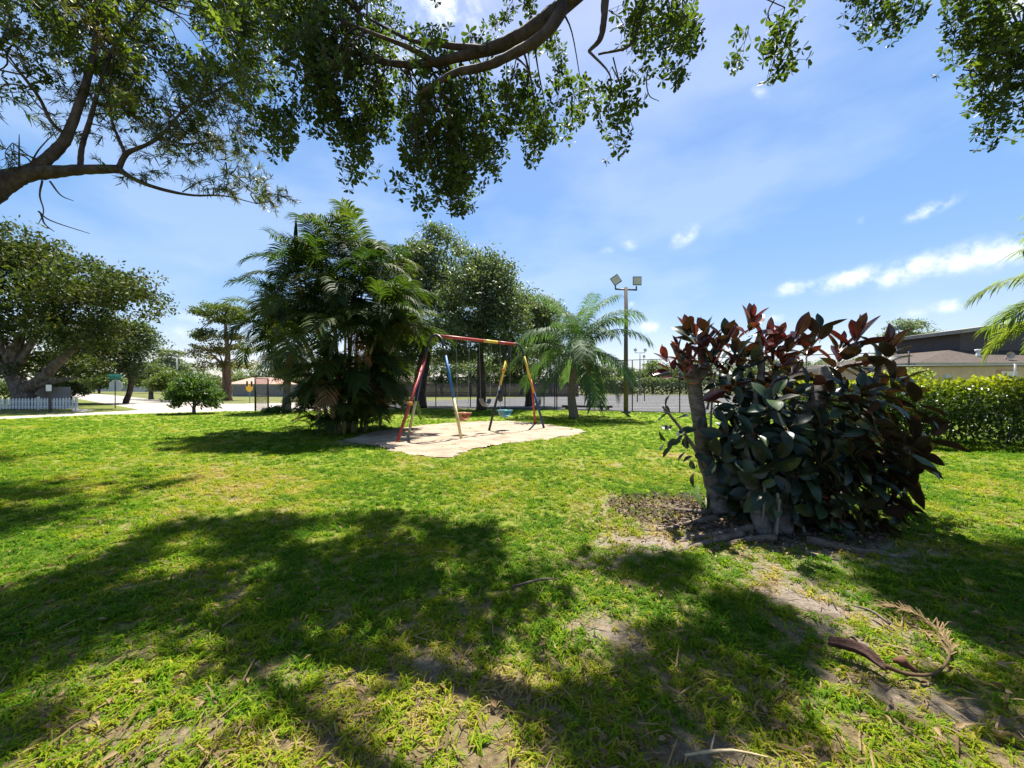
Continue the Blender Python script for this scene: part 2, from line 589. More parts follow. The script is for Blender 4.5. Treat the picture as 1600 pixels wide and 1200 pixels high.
def ground_mat():
    """soil and thatch under the blades: per-vertex 'dry', 'dirt' say what the soil is"""
    m, N, L = newmat('lawn_soil')
    out = N('ShaderNodeOutputMaterial')
    p = N('ShaderNodeBsdfPrincipled')
    p.inputs['Roughness'].default_value = .95
    p.inputs['Specular IOR Level'].default_value = .1
    tc = N('ShaderNodeTexCoord')
    nz = N('ShaderNodeTexNoise')
    nz.inputs['Scale'].default_value = 22
    nz.inputs['Detail'].default_value = 10
    nz.inputs['Roughness'].default_value = .75
    L(tc.outputs['Object'], nz.inputs['Vector'])

    def A(n):
        a = N('ShaderNodeAttribute')
        a.attribute_name = n
        return a.outputs['Fac']
    g = ramp(N, [(.06, .095, .006), (.13, .18, .009), (.2, .22, .018)], [.3, .5, .7])
    d = ramp(N, [(.08, .055, .03), (.19, .145, .075), (.32, .25, .15)], [.3, .5, .7])
    s = ramp(N, [(.10, .08, .065), (.22, .18, .145), (.36, .31, .26)], [.28, .5, .72])
    for r in (g, d, s):
        L(nz.outputs[0], r.inputs[0])

    def mx(f, a, b):
        n = N('ShaderNodeMix')
        n.data_type = 'RGBA'
        L(f, n.inputs[0])
        L(a, n.inputs[6])
        L(b, n.inputs[7])
        return n.outputs[2]
    c = mx(A('dry'), g.outputs[0], d.outputs[0])
    c = mx(A('dirt'), c, s.outputs[0])
    L(c, p.inputs['Base Color'])
    b = N('ShaderNodeBump')
    b.inputs['Strength'].default_value = 1.0
    b.inputs['Distance'].default_value = .04
    L(nz.outputs[0], b.inputs['Height'])
    L(b.outputs[0], p.inputs['Normal'])
    L(p.outputs[0], out.inputs[0])
    return m


def grass_mat():
    m, N, L = newmat('grass_blade')
    out = N('ShaderNodeOutputMaterial')

    def A(n, t='INSTANCER'):
        a = N('ShaderNodeAttribute')
        a.attribute_type = t
        a.attribute_name = n
        return a.outputs['Fac']
    add = N('ShaderNodeMath')
    add.operation = 'MULTIPLY_ADD'
    L(A('rnd', 'GEOMETRY'), add.inputs[0])
    add.inputs[1].default_value = .5
    L(A('dry'), add.inputs[2])
    add2 = N('ShaderNodeMath')
    add2.operation = 'SUBTRACT'
    L(add.outputs[0], add2.inputs[0])
    add2.inputs[1].default_value = .24
    r = ramp(N, [(.055, .14, .004), (.115, .21, .005), (.20, .265, .007), (.28, .265, .02), (.36, .28, .10), (.4, .31, .17)], [0, .22, .42, .62, .82, 1])
    L(add2.outputs[0], r.inputs[0])
    p = N('ShaderNodeBsdfPrincipled')
    p.inputs['Roughness'].default_value = .7
    p.inputs['Specular IOR Level'].default_value = .12
    L(r.outputs[0], p.inputs['Base Color'])
    t = N('ShaderNodeBsdfTranslucent')
    tm = N('ShaderNodeMix')
    tm.data_type = 'RGBA'
    tm.blend_type = 'MULTIPLY'
    tm.inputs[0].default_value = 1
    tm.inputs[7].default_value = (1.5, 1.45, .6, 1)
    L(r.outputs[0], tm.inputs[6])
    L(tm.outputs[2], t.inputs[0])
    ms = N('ShaderNodeMixShader')
    ms.inputs[0].default_value = .5
    L(p.outputs[0], ms.inputs[1])
    L(t.outputs[0], ms.inputs[2])
    L(ms.outputs[0], out.inputs[0])
    return m


# ------------------------------------------------------------------ ground
SAND_PX = [(535, 689), (556, 682), (600, 672), (660, 664), (720, 660), (775, 658), (830, 660), (880, 667), (925, 675), (870, 685),
           (800, 694), (745, 703), (700, 716), (650, 714), (600, 702)]
SAND = np.array([G(*p) for p in SAND_PX])
ROAD_PX = [(-900, 689), (-300, 668), (0, 655), (150, 648), (270, 645), (350, 643), (480, 641.5), (640, 638), (640, 628), (480, 629), (360, 631),
           (300, 628), (245, 624.5), (170, 617), (100, 612.6), (96, 613.4), (114, 621.5), (160, 630), (200, 637), (217, 640), (200, 642), (120, 645.5), (0, 651.5), (-300, 662), (-900, 680)]
ROAD = np.array([G(*p) for p in ROAD_PX])
COURT_PX = [(560, 638), (640, 637.6), (860, 640.5), (960, 642.5), (1060, 645), (1250, 650), (1420, 655), (1420, 618), (1060, 617), (900, 617), (800, 622), (640, 627.5), (560, 628)]
COURT = np.array([G(*p) for p in COURT_PX])
RUBC = np.array([2.75, 4.35])


def sheet(name, poly, z, mat, parent=None):
    me = bpy.data.meshes.new(name)
    me.from_pydata([(p[0], p[1], z) for p in poly], [], [tuple(range(len(poly)))])
    if me.polygons[0].normal.z < 0:
        me.flip_normals()
    me.materials.append(mat)
    o = bpy.data.objects.new(name, me)
    COL.objects.link(o)
    return o


kind(sheet('ground', [(-900, -60), (900, -60), (900, 1500), (-900, 1500)], -.012, VERGE_M), 'structure')


def dirt_fn(x, y):
    """bare soil amount 0..1 at ground points"""
    d = np.zeros(np.shape(x))

    def ell(px, py, rx, ry, a, amt=1.0):
        c = G(px, py)
        dx, dy = x - c[0], y - c[1]
        ca, sa = math.cos(a), math.sin(a)
        u, v = (dx * ca + dy * sa) / rx, (-dx * sa + dy * ca) / ry
        return amt * np.clip(1.35 - np.sqrt(u * u + v * v) + .9 * (vnoise(x, y, 2.2, 4, 31) - .5), 0, 1)
    for e in [(1180, 832, 1.25, .7, -.35), (1020, 850, .5, .3, 0), (1265, 940, .55, .22, -.7), (1230, 900, .5, .3, -.6, .8), (1000, 790, .55, .4, 0, .7),
              (950, 985, .3, .18, -.5, .8), (1330, 1000, .5, .12, -.6, .7), (930, 880, .35, .2, 0, .5), (1050, 790, .8, .35, 0, .9),
              (560, 690, 1.0, .6, 0, .8), (1480, 1110, .45, .12, -.5, .6), (1100, 1180, .25, .1, 0, .7), (660, 1045, .22, .12, 0, .6), (300, 1150, .3, .1, 0, .4)]:
        d = np.maximum(d, ell(*e))
    return d


def dry_fn(x, y):
    n = vnoise(x, y, .55, 3, 3)
    n2 = vnoise(x, y, 2.6, 4, 9)
    n3 = vnoise(x, y, 7.0, 3, 17)
    v = .19 + 1.0 * (n - .5) + .95 * (n2 - .5) + .5 * (n3 - .5)
    # the worn strip at the middle left
    c = G(260, 760)
    v += .34 * np.exp(-(((x - c[0]) / 3.4) ** 2 + ((y - c[1]) / 1.2) ** 2))
    c = G(60, 720)
    v += .25 * np.exp(-(((x - c[0]) / 4) ** 2 + ((y - c[1]) / 1.3) ** 2))
    c = G(1000, 780)
    v += .2 * np.exp(-(((x - c[0]) / 1.6) ** 2 + ((y - c[1]) / 1.4) ** 2))
    v += .20 * np.clip((2.6 - y) / 1.0, 0, 1)
    v -= .10 * np.clip((y - 9) / 5, 0, 1)
    v += .45 * np.clip(dirt_fn(x, y), 0, 1)
    return np.clip(v, 0, 1)


def make_lawn():
    xs = np.concatenate([np.arange(-34, -9, .5), np.arange(-9, 9, .12), np.arange(9, 30.1, .5)])
    ys = np.concatenate([np.arange(-4, .9, .5), np.arange(.9, 9, .12), np.arange(9, 26.5, .4)])
    X, Y = np.meshgrid(xs, ys)
    Z = (vnoise(X, Y, 1.4, 3, 5) - .5) * .03 * np.clip((9 - np.abs(Y)) / 5, 0, 1) * np.clip((9 - np.abs(X)) / 4, 0, 1)
    V = np.stack([X, Y, Z], -1).reshape(-1, 3)
    nx, ny = len(xs), len(ys)
    i = np.arange(nx * ny).reshape(ny, nx)
    F = np.stack([i[:-1, :-1], i[:-1, 1:], i[1:, 1:], i[1:, :-1]], -1).reshape(-1, 4)
    o = MB().add(V, F).build('lawn', ground_mat())
    for nme, fn in (('dry', dry_fn), ('dirt', dirt_fn)):
        a = o.data.attributes.new(nme, 'FLOAT', 'POINT')
        vals = fn(V[:, 0], V[:, 1])
        if nme == 'dry':      # thatch shows between the blades of the thin turf near the tree
            vals = np.clip(vals + .5 * np.clip((5.0 - V[:, 1]) / 3.0, 0, 1), 0, 1)
        a.data.foreach_set('value', vals.astype(np.float32))
    return kind(o, 'structure')


make_lawn()


def densify(poly, m, amp, seed, scale=3.0):
    out = []
    k = len(poly)
    for i in range(k):
        for t in np.linspace(0, 1, m, endpoint=False):
            p = poly[i] * (1 - t) + poly[(i + 1) % k] * t
            out.append(p)
    out = np.array(out)
    out[:, 0] += amp * (vnoise(out[:, 0], out[:, 1], scale, 3, seed) - .5) * 2
    out[:, 1] += amp * (vnoise(out[:, 0], out[:, 1], scale, 3, seed + 5) - .5) * 2
    return out


def make_sand():
    poly = densify(SAND, 10, .22, 3)
    x0, x1, y0, y1 = poly[:, 0].min(), poly[:, 0].max(), poly[:, 1].min(), poly[:, 1].max()
    st = .07
    X, Y = np.meshgrid(np.arange(x0, x1, st), np.arange(y0, y1, st))
    ins = inpoly(X, Y, poly)
    Z = .07 * vnoise(X, Y, 1.3, 4, 8) + .05 * vnoise(X, Y, 4.5, 2, 18) - .045
    for t in (.30, .58, .86):
        hx, hy = -2.2 + 2.3 * t, 11.3 + 2.3 * t
        Z -= .05 * np.exp(-((X - hx) ** 2 + (Y - hy) ** 2) / .25)
    Z = np.maximum(Z, .006)
    # shallow hollows under the swings, soft edge
    k = ins[:-1, :-1] & ins[:-1, 1:] & ins[1:, 1:] & ins[1:, :-1]
    ny, nx = X.shape
    i = np.arange(nx * ny).reshape(ny, nx)
    F = np.stack([i[:-1, :-1], i[:-1, 1:], i[1:, 1:], i[1:, :-1]], -1)[k]
    V = np.stack([X, Y, Z], -1).reshape(-1, 3)
    used, inv = np.unique(F, return_inverse=True)
    o = MB().add(V[used], inv.reshape(F.shape)).build('sand', SAND_M)
    return kind(o, 'structure')


make_sand()
kind(sheet('road', ROAD, .004, ROAD_M), 'structure')
kind(sheet('court', COURT, .008, COURT_M), 'structure')


def gline(px0, px1, w, name='court_line'):
    a, b = G(*px0), G(*px1)
    t = nrm(b - a)
    n = np.array([-t[1], t[0], 0]) * w / 2
    return sheet(name, [a - n, b - n, b + n, a + n], .013, LINE_M)


for a, b, w in [((880, 627.5), (1300, 628.5), .1), ((960, 632), (1330, 633.5), .1), ((985, 637), (1350, 639.5), .1), ((700, 632.8), (775, 632.3), .1), ((880, 622), (1250, 622), .12)]:
    kind(gline(a, b, w), 'structure')
kind(sheet('verge', [G(*p) for p in [(217, 640), (200, 637), (160, 630), (114, 621.5), (112, 640), (125, 644.8), (200, 641.6)]], .010, ISLAND_M), 'structure')
kind(sheet('verge', [G(*p) for p in [(-900, 676), (-300, 659.5), (0, 650.3), (118, 645.3), (116, 642), (112, 640), (108, 622), (-900, 622)]], .003, ISLAND_M), 'structure')
kind(sheet('sidewalk', [G(*p) for p in [(112, 638.5), (148, 641), (128, 644), (112, 643)]], .014, WALK_M), 'structure')

# ------------------------------------------------------------------ trees


def broad_tree(name, label, base, trunk, tr, blobs, nclump, nleaf, cr, leaf, mats, seed, nlimb=7, group=None, flat=.6, cat='tree', limb_r=None, upbias=-.35, fork=None):
    global rng
    rng = np.random.default_rng(seed)
    root = thing(name, label, cat, base, group)
    mb = MB()
    tp = limb(mb, trunk, tr, 10, 5, wob=.12)
    mb.build('trunk', mats[0], root)
    w = np.array([b[6] if len(b) > 6 else b[3] * b[5] for b in blobs], float)
    ids = rng.choice(len(blobs), nclump, p=w / w.sum())
    B = np.array([b[:6] for b in blobs])[ids]
    D = rand_dir(nclump)
    low = D[:, 2] < upbias
    D[low, 2] *= -1
    C = B[:, :3] + D * B[:, 3:6] * (rng.random(nclump)[:, None] ** .45)
    start = np.array(fork if fork is not None else trunk[-1], float)
    if nlimb:
        order = rng.permutation(nclump)[:nlimb]
        lr = limb_r or tr[-1] * .55
        for j in order:
            e = C[j]
            s = start + (tp[-2] - start) * rng.random() * .3
            mid = s * .5 + e * .5 + np.array([0, 0, .12 * np.linalg.norm(e - s)]) + rng.normal(size=3) * .08 * np.linalg.norm(e - s)
            b2 = MB()
            limb(b2, [s, mid, e], [lr, lr * .55, lr * .2], 6, 5, wob=.15)
            b2.build('limb', mats[0], root)
    n = nclump * nleaf
    ci = np.repeat(np.arange(nclump), nleaf)
    O = rand_dir(n) * (rng.random(n)[:, None] ** .5) * (cr * (.6 + .8 * rng.random(nclump)))[ci][:, None]
    O[:, 2] *= flat
    pos = C[ci] + O
    Nn = nrm(O) * .7 + rand_dir(n) + np.array([0, 0, .5])
    R = frames(rand_dir(n) + np.array([0, 0, -.25]), Nn)
    mb = MB()
    T = LEAF2
    clr = rng.random(nclump)
    scatter(mb, T[0], T[1], pos, R, leaf * (.7 + .6 * rng.random(n)), 0, np.clip(.55 * clr[ci] + .5 * rng.random(n) - .03, 0, 1))
    mb.build('crown', mats[1], root)
    return root


def PB(px, py, rx, ry, d, rd=None, w=None):
    c = Q(px, py, d)
    r = (rx * d / FPX, rd if rd else rx * d / FPX * .9, ry * d / FPX)
    return (*c, *r, w if w else rx * ry)


# spreading tree at the left behind the picket fence
d = 26
b0 = Q(42, 641, d)
b0[2] = 0
broad_tree('spreading_tree', 'broad spreading olive-green tree with thick grey forked trunk behind the white picket fence', b0,
           [b0, Q(38, 620, d), Q(28, 598, d), Q(20, 585, d)], [.75, .55, .48, .42],
           [PB(60, 450, 95, 75, d, 4), PB(-40, 440, 90, 90, d, 4), PB(150, 470, 70, 60, d - 1, 4), PB(195, 465, 40, 45, d - 1, 3), PB(60, 520, 120, 55, d, 4), PB(-80, 520, 80, 60, d, 4), PB(20, 395, 60, 45, d, 3), PB(130, 540, 60, 45, d - 1, 3), PB(60, 575, 85, 32, d + 2, 3, 2600), PB(-60, 580, 85, 36, d + 2, 3, 2600)],
           540, 80, 1.0, .26, (BARK, WARM_OAK), 11, 8, limb_r=.22)
mb = MB()
r_ = bpy.data.objects['spreading_tree']
for pts, rr in [([Q(34, 612, d), Q(65, 592, d), Q(95, 562, d), Q(150, 520, d)], [.42, .34, .26, .1]), ([Q(28, 600, d), Q(10, 575, d), Q(-20, 560, d), Q(-60, 520, d)], [.42, .36, .3, .1]),
                ([Q(42, 615, d), Q(60, 603, d), Q(85, 596, d), Q(120, 590, d)], [.22, .2, .17, .08]), ([Q(20, 588, d), Q(15, 560, d), Q(30, 520, d)], [.3, .25, .1])]:
    mb = MB()
    limb(mb, pts, rr, 9, 6, wob=.12)
    mb.build('limb', BARK, r_)
d = 34
b0 = Q(196, 633, d)
b0[2] = 0
broad_tree('leaning_tree', 'dark leaning tree at the right edge of the big spreading tree, over the road', b0,
           [b0, Q(205, 600, d), Q(200, 570, d), Q(185, 545, d)], [.22, .2, .18, .15],
           [PB(190, 540, 50, 38, d), PB(150, 560, 60, 45, d), PB(215, 530, 28, 32, d), PB(120, 580, 50, 28, d), PB(205, 580, 22, 25, d)], 260, 70, 1.0, .27, (BARK_DARK, FAR_OAK), 12, 6)

# swing oaks
d = 27
b0 = G(655, 637.5)
broad_tree('live_oak', 'tall grey-green oak directly behind the left end of the swing set', b0,
           [b0, Q(655, 605, d), Q(662, 570, d), Q(668, 535, d)], [.55, .45, .42, .34],
           [PB(680, 480, 75, 62, d, 3), PB(660, 420, 50, 38, d, 2.5), PB(688, 385, 32, 28, d, 2), PB(640, 460, 40, 60, d, 2.5), PB(640, 540, 45, 40, d, 2.5), PB(700, 530, 60, 30, d, 3), PB(685, 362, 12, 14, d, 1), PB(625, 565, 30, 18, d, 2.5, 900), PB(700, 565, 40, 16, d + 2, 2.5, 900)],
           430, 75, .85, .22, (BARK_DARK, FAR_OAK), 21, 8)
d = 24.3
b0 = G(752, 641)
broad_tree('live_oak', 'oak with a straight dark trunk behind the yellow middle of the swing beam', b0,
           [b0, Q(752, 610, d), Q(751, 575, d), Q(750, 540, d)], [.36, .27, .24, .2],
           [PB(745, 470, 62, 50, d, 3), PB(740, 420, 42, 28, d, 2.5), PB(775, 445, 36, 40, d, 2), PB(720, 520, 60, 30, d, 3), PB(785, 510, 45, 45, d, 2.5), PB(770, 545, 60, 18, d, 2.5), PB(715, 560, 30, 16, d, 2, 700), PB(800, 565, 30, 16, d, 2, 700)],
           380, 75, .75, .2, (BARK_DARK, FAR_OAK), 22, 8)
d = 29
b0 = G(826, 634.5)
broad_tree('live_oak', 'shorter oak between the swing set and the queen palm, by the court fence', b0,
           [b0, Q(826, 610, d), Q(822, 580, d), Q(820, 550, d)], [.3, .24, .22, .18],
           [PB(820, 500, 48, 42, d, 2.5), PB(800, 470, 30, 24, d, 2), PB(850, 510, 34, 46, d, 2), PB(840, 550, 40, 28, d, 2.5), PB(795, 545, 35, 25, d, 2)],
           270, 70, .85, .22, (BARK_DARK, FAR_OAK), 23, 6)
# pine by the road with flat pads
d = 42
b0 = G(357, 625.4)
broad_tree('pine_tree', 'tall pine with flat-topped dark green crown beside the far side of the road', b0,
           [b0, Q(357, 600, d), Q(356, 560, d), Q(353, 520, d), Q(352, 495, d)], [.38, .32, .26, .18, .12],
           [PB(350, 487, 40, 11, d, 2.5), PB(322, 492, 22, 9, d, 2), PB(372, 497, 20, 10, d, 2), PB(318, 521, 22, 6, d, 1.5), PB(308, 526, 10, 6, d, 1.2), PB(352, 503, 30, 6, d, 1.5, 120)],
           120, 55, .7, .24, (BARK_RED, PINE_LEAF), 31, 9, flat=.5, limb_r=.12)
broad_tree('yellowing_tree', 'yellowish olive tree with tiered branches growing against the pine trunk', G(350, 625),
           [G(350, 625), Q(352, 600, d), Q(350, 570, d)], [.3, .25, .2],
           [PB(355, 530, 35, 10, d, 2), PB(330, 550, 35, 14, d, 2), PB(370, 550, 30, 16, d, 2), PB(345, 572, 38, 10, d, 2), PB(385, 572, 18, 14, d, 2), PB(310, 556, 14, 10, d, 1.5)],
           120, 45, .7, .24, (BARK_RED, YEL_LEAF), 32, 8, flat=.45)
d = 90
broad_tree('pine_tree', 'distant pale pine rising behind the small yellow-green trees left of the road pine', (Q(265, 604, d)[0], d, 0),
           [(Q(265, 604, d)[0], d, 0), Q(265, 590, d), Q(265, 560, d)], [.5, .45, .3],
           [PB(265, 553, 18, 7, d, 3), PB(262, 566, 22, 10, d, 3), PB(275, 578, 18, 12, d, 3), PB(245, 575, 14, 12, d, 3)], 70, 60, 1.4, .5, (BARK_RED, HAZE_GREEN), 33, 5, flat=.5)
for k, (px, py, rx, ry, d, lab, sd) in enumerate([
        (236, 592, 24, 26, 45, 'small yellow-green street tree just right of the stop sign across the road', 41),
        (262, 600, 22, 20, 42, 'low leafy yellow-green tree immediately left of the round roadside bush', 42),
        (155, 597, 26, 14, 85, 'far light-green tree seen through the gap under the left trees', 43)]):
    b0 = np.array([Q(px, 600, d)[0], d, 0])
    broad_tree('street_tree', lab, b0, [b0, Q(px, 610, d), Q(px + 1, py + ry * .6, d)], [.25, .2, .16],
               [PB(px, py, rx, ry, d), PB(px - rx * .5, py + 6, rx * .6, ry * .5, d), PB(px + rx * .5, py - 4, rx * .6, ry * .6, d)], 80, 60, .8 if d < 50 else 1.6, .26 if d < 50 else .5, (BARK, LIGHT_TREE), sd, 4, group='small trees along the far road')
for k, (px, rx, ry, lab) in enumerate([(-30, 50, 20, 'leftmost dark garden shrub behind the picket fence at the picture edge'), (70, 30, 17, 'dark garden shrub under the spreading tree just right of its trunk'), (8, 26, 19, 'dark garden shrub just left of the spreading tree trunk'), (112, 22, 15, 'dark garden shrub behind the right end of the grey board screen')]):
    d = 31.0 + k
    b0 = np.array([Q(px, 600, d)[0], d, 0])
    broad_tree('garden_shrub', lab, b0, [b0, b0 + np.array([0, 0, .6])], [.08, .06], [PB(px, 612, rx, ry, d, 1.5)], 60, 60, .6, .2, (BARK_DARK, FAR_OAK), 145 + k, 3, cat='shrub', limb_r=.04)
# evergreen shrub behind the round bush
d = 44
b0 = np.array([Q(328, 600, d)[0], d, 0])
broad_tree('dark_shrub', 'dark green rounded shrub at the foot of the road pine', b0, [b0, Q(328, 615, d), Q(328, 605, d)], [.2, .15, .1],
           [PB(326, 604, 24, 16, d), PB(340, 612, 14, 12, d)], 60, 60, .8, .24, (BARK, FAR_OAK), 45, 3, cat='shrub')
# round bush at the lawn edge
b0 = G(303, 646.5)
d = b0[1]
root = broad_tree('round_bush', 'bright green rounded bush at the lawn edge in front of the road', b0, [b0, Q(303, 636, d), Q(303, 628, d)], [.1, .07, .05],
                  [PB(303, 612, 32, 22, d), PB(285, 622, 22, 16, d), PB(322, 622, 22, 16, d), PB(306, 596, 18, 12, d), PB(278, 632, 14, 7, d), PB(330, 632, 14, 7, d)], 150, 60, .36, .15, (BARK, BUSH_LEAF), 46, 8, cat='bush', fork=b0 + np.array([0, 0, .15]), limb_r=.035)
b0 = G(432, 645.5)
d = b0[1]
broad_tree('low_shrub', 'low bright green shrub beside the fan palm trunk', b0, [b0, b0 + np.array([0, 0, .15])], [.05, .04],
           [PB(432, 641, 16, 5, d, .5), PB(420, 643, 9, 3.5, d, .4)], 45, 45, .2, .11, (BARK, BUSH_LEAF), 47, 3, cat='shrub')
# far tree rows
rowspec = [(110, 590, 38, 21, 120), (170, 598, 34, 11, 130), (215, 591, 38, 19, 125), (300, 589, 38, 21, 110), (365, 589, 34, 19, 105), (420, 587, 28, 19, 95), (455, 585, 34, 23, 100), (500, 583, 36, 25, 100), (560, 585, 40, 23, 95),
           (605, 577, 32, 22, 75), (632, 573, 36, 25, 80), (690, 575, 40, 29, 68), (735, 573, 40, 31, 66), (785, 577, 36, 27, 68), (815, 570, 32, 31, 70), (860, 565, 40, 39, 66),
           (900, 575, 40, 31, 72), (945, 586, 26, 14, 82), (985, 588, 26, 12, 86), (1020, 581, 24, 18, 84), (1050, 586, 26, 15, 84), (1090, 580, 30, 18, 84), (1150, 582, 34, 18, 84), (1210, 580, 34, 18, 84), (1270, 580, 34, 18, 84), (1340, 578, 34, 20, 84)]
far_lab = ['left behind the spreading tree', 'beside the far white building', 'behind the stop sign', 'behind the round bush', 'right of the road pine trunk', 'above the pinkish roof', 'right of the pinkish roof', 'behind the fan palm', 'behind the palm clump',
           'left of the tan roof', 'behind the tan roof', 'behind the leftmost swing oak trunk', 'left of the straight oak trunk', 'right of the straight oak trunk', 'behind the shorter oak', 'behind the queen palm trunk',
           'right of the queen palm trunk', 'left of the floodlight pole', 'at the floodlight pole', 'below the far double floodlight', 'left of the rubber plant', 'behind the left rubber trunk', 'behind the rubber plant middle-left', 'behind the rubber plant middle', 'behind the rubber plant middle-right', 'behind the rubber plant right side']
for k, ((px, py, rx, ry, d), lb) in enumerate(zip(rowspec, far_lab)):
    b0 = np.array([Q(px, 600, d)[0], d, 0])
    broad_tree('background_tree', 'distant green background tree ' + lb, b0, [b0, Q(px, 606, d), Q(px, py + ry * .3, d)], [.3, .25, .2],
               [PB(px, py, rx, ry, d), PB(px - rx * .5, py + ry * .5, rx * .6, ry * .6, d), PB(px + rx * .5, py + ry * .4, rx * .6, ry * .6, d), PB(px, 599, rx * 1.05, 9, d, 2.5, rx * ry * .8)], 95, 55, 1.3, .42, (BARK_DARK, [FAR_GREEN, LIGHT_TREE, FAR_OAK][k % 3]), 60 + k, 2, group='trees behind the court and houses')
d = 62
b0 = np.array([Q(1418, 600, d)[0], d, 0])
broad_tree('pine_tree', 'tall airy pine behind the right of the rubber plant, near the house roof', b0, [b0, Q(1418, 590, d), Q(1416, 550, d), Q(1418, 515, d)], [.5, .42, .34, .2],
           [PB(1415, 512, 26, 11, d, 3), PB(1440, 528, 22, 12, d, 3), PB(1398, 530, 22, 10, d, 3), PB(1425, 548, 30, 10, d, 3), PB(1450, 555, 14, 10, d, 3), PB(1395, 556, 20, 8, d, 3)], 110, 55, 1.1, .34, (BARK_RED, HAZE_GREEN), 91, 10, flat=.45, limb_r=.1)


def hedge(name, label, p0, p1, h, th, n, leaf, mat, seed, topcol=True):
    global rng
    rng = np.random.default_rng(seed)
    p0, p1 = np.array(p0, float), np.array(p1, float)
    root = thing(name, label, 'hedge', (p0[0], p0[1], 0))
    L_ = np.linalg.norm(p1 - p0)
    t = (p1 - p0) / L_
    nn = np.array([-t[1], t[0], 0])
    s = rng.random(n) * L_
    z = h * rng.random(n) ** .75
    bulge = .75 + .5 * vnoise(s, z, 1.1, 3, seed)
    prof = np.sqrt(np.clip(1 - np.clip((z / h - .55) / .5, 0, 1) ** 2, 0.02, 1))
    off = (rng.random(n) * 2 - 1)
    off = np.sign(off) * np.abs(off) ** .4 * th / 2 * bulge * prof
    z = z * (.88 + .24 * vnoise(s, s * 0 + 2, .9, 3, seed + 2)) + .05
    pos = p0 + s[:, None] * t + off[:, None] * nn + np.array([0, 0, 1]) * z[:, None]
    R = frames(rand_dir(n) + np.array([0, 0, .3]), rand_dir(n) + np.array([0, 0, .8]))
    mb = MB()
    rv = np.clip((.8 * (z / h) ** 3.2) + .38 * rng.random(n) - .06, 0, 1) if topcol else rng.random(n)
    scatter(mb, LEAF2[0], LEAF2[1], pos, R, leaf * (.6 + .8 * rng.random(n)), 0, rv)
    mb.build('foliage', mat, root)
    st = MB()
    for k in range(int(L_ / .35)):
        s_ = (k + .5) * .35
        b = p0 + t * s_ + nn * rng.normal() * .1
        limb(st, [b, b + np.array([rng.normal() * .1, rng.normal() * .1, h * .4]), b + np.array([rng.normal() * .2, rng.normal() * .2, h * .8])], [.02, .015, .008], 5, 2)
    kind(st.build('stems', BARK_DARK, root), 'stuff')
    return root


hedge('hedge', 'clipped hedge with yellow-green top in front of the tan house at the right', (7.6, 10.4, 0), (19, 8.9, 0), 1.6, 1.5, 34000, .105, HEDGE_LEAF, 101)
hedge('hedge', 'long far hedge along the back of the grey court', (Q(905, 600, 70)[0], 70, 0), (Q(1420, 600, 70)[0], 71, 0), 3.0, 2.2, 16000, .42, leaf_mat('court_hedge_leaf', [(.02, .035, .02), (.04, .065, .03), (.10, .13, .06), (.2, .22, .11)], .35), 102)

d = 11.6
b0 = np.array([Q(1400, 600, d)[0], d, 0])
broad_tree('yellow_shrub', 'bright yellow-green shrub standing above the hedge just right of the rubber plant', b0, [b0, b0 + np.array([0, 0, .8])], [.05, .04],
           [PB(1400, 600, 42, 16, d, .6), PB(1425, 590, 22, 10, d, .5), PB(1375, 595, 20, 12, d, .5)], 90, 55, .26, .1, (BARK, leaf_mat('yellow_shrub_leaf', [(.06, .10, .008), (.2, .25, .012), (.36, .36, .015)], .45, objrand=0)), 103, 4, cat='shrub', limb_r=.03)

# ------------------------------------------------------------------ palms


def frond_mesh(name, L_, e0, e1, nl, ll, lw, droop, mat, seed, vshape=.35, petiole=.18, rach=.014, stiff=1.0):
    r = np.random.default_rng(seed)
    K = 14
    s = np.linspace(0, 1, K)
    ang = np.radians(e0 + (e1 - e0) * s ** 1.3)
    step = L_ / (K - 1)
    px = np.concatenate([[0], np.cumsum(np.cos(ang[:-1]) * step)])
    pz = np.concatenate([[0], np.cumsum(np.sin(ang[:-1]) * step)])
    P = np.stack([px, np.zeros(K), pz], 1)
    mb = MB()
    V, F = tube_vf(P, np.linspace(rach, rach * .25, K), 5)
    mb.add(V, F, 0, .8)
    for side in (-1, 1):
        for k in range(nl):
            u = petiole + (1 - petiole) * (k + r.random() * .5) / nl
            i = u * (K - 1)
            a = int(min(i, K - 2))
            f = i - a
            p = P[a] * (1 - f) + P[a + 1] * f
            t = nrm(P[a + 1] - P[a])
            nrml = np.array([-t[2], 0, t[0]])
            taper = math.sin(math.pi * min(1, .18 + .82 * (1 - u) * 1.05)) ** .6 if u > .5 else 1.0
            l = ll * max(taper, .25) * (.85 + .3 * r.random())
            fwd = .45 + .5 * u + r.normal() * .08
            dirv = nrm(np.array([0, side, 0]) * 1.0 + t * fwd + nrml * (vshape + r.normal() * .12))
            wv = nrm(np.cross(dirv, nrml)) * lw / 2
            m1 = p + dirv * l * .5 + np.array([0, 0, -droop * l * .18])
            dirv2 = nrm(dirv + np.array([0, 0, -droop * 1.3]))
            m2 = m1 + dirv2 * l * .3
            dirv3 = nrm(dirv2 + np.array([0, 0, -droop * 1.1]))
            tip = m2 + dirv3 * l * .25
            V = np.array([p - wv * .5, p + wv * .5, m1 + wv, m1 - wv, m2 + wv * .7, m2 - wv * .7, tip])
            mb.add(V, [(0, 1, 2, 3), (3, 2, 4, 5), (5, 4, 6)], 0, r.random() * .8)
    return mb.mesh(name, mat)


def yawM(p, yaw, sc=1.0, roll=0.0, pitch=0.0):
    return Matrix.Translation(Vector([float(v) for v in p])) @ Matrix.Rotation(yaw, 4, 'Z') @ Matrix.Rotation(-pitch, 4, 'Y') @ Matrix.Rotation(roll, 4, 'X') @ Matrix.Scale(sc, 4)


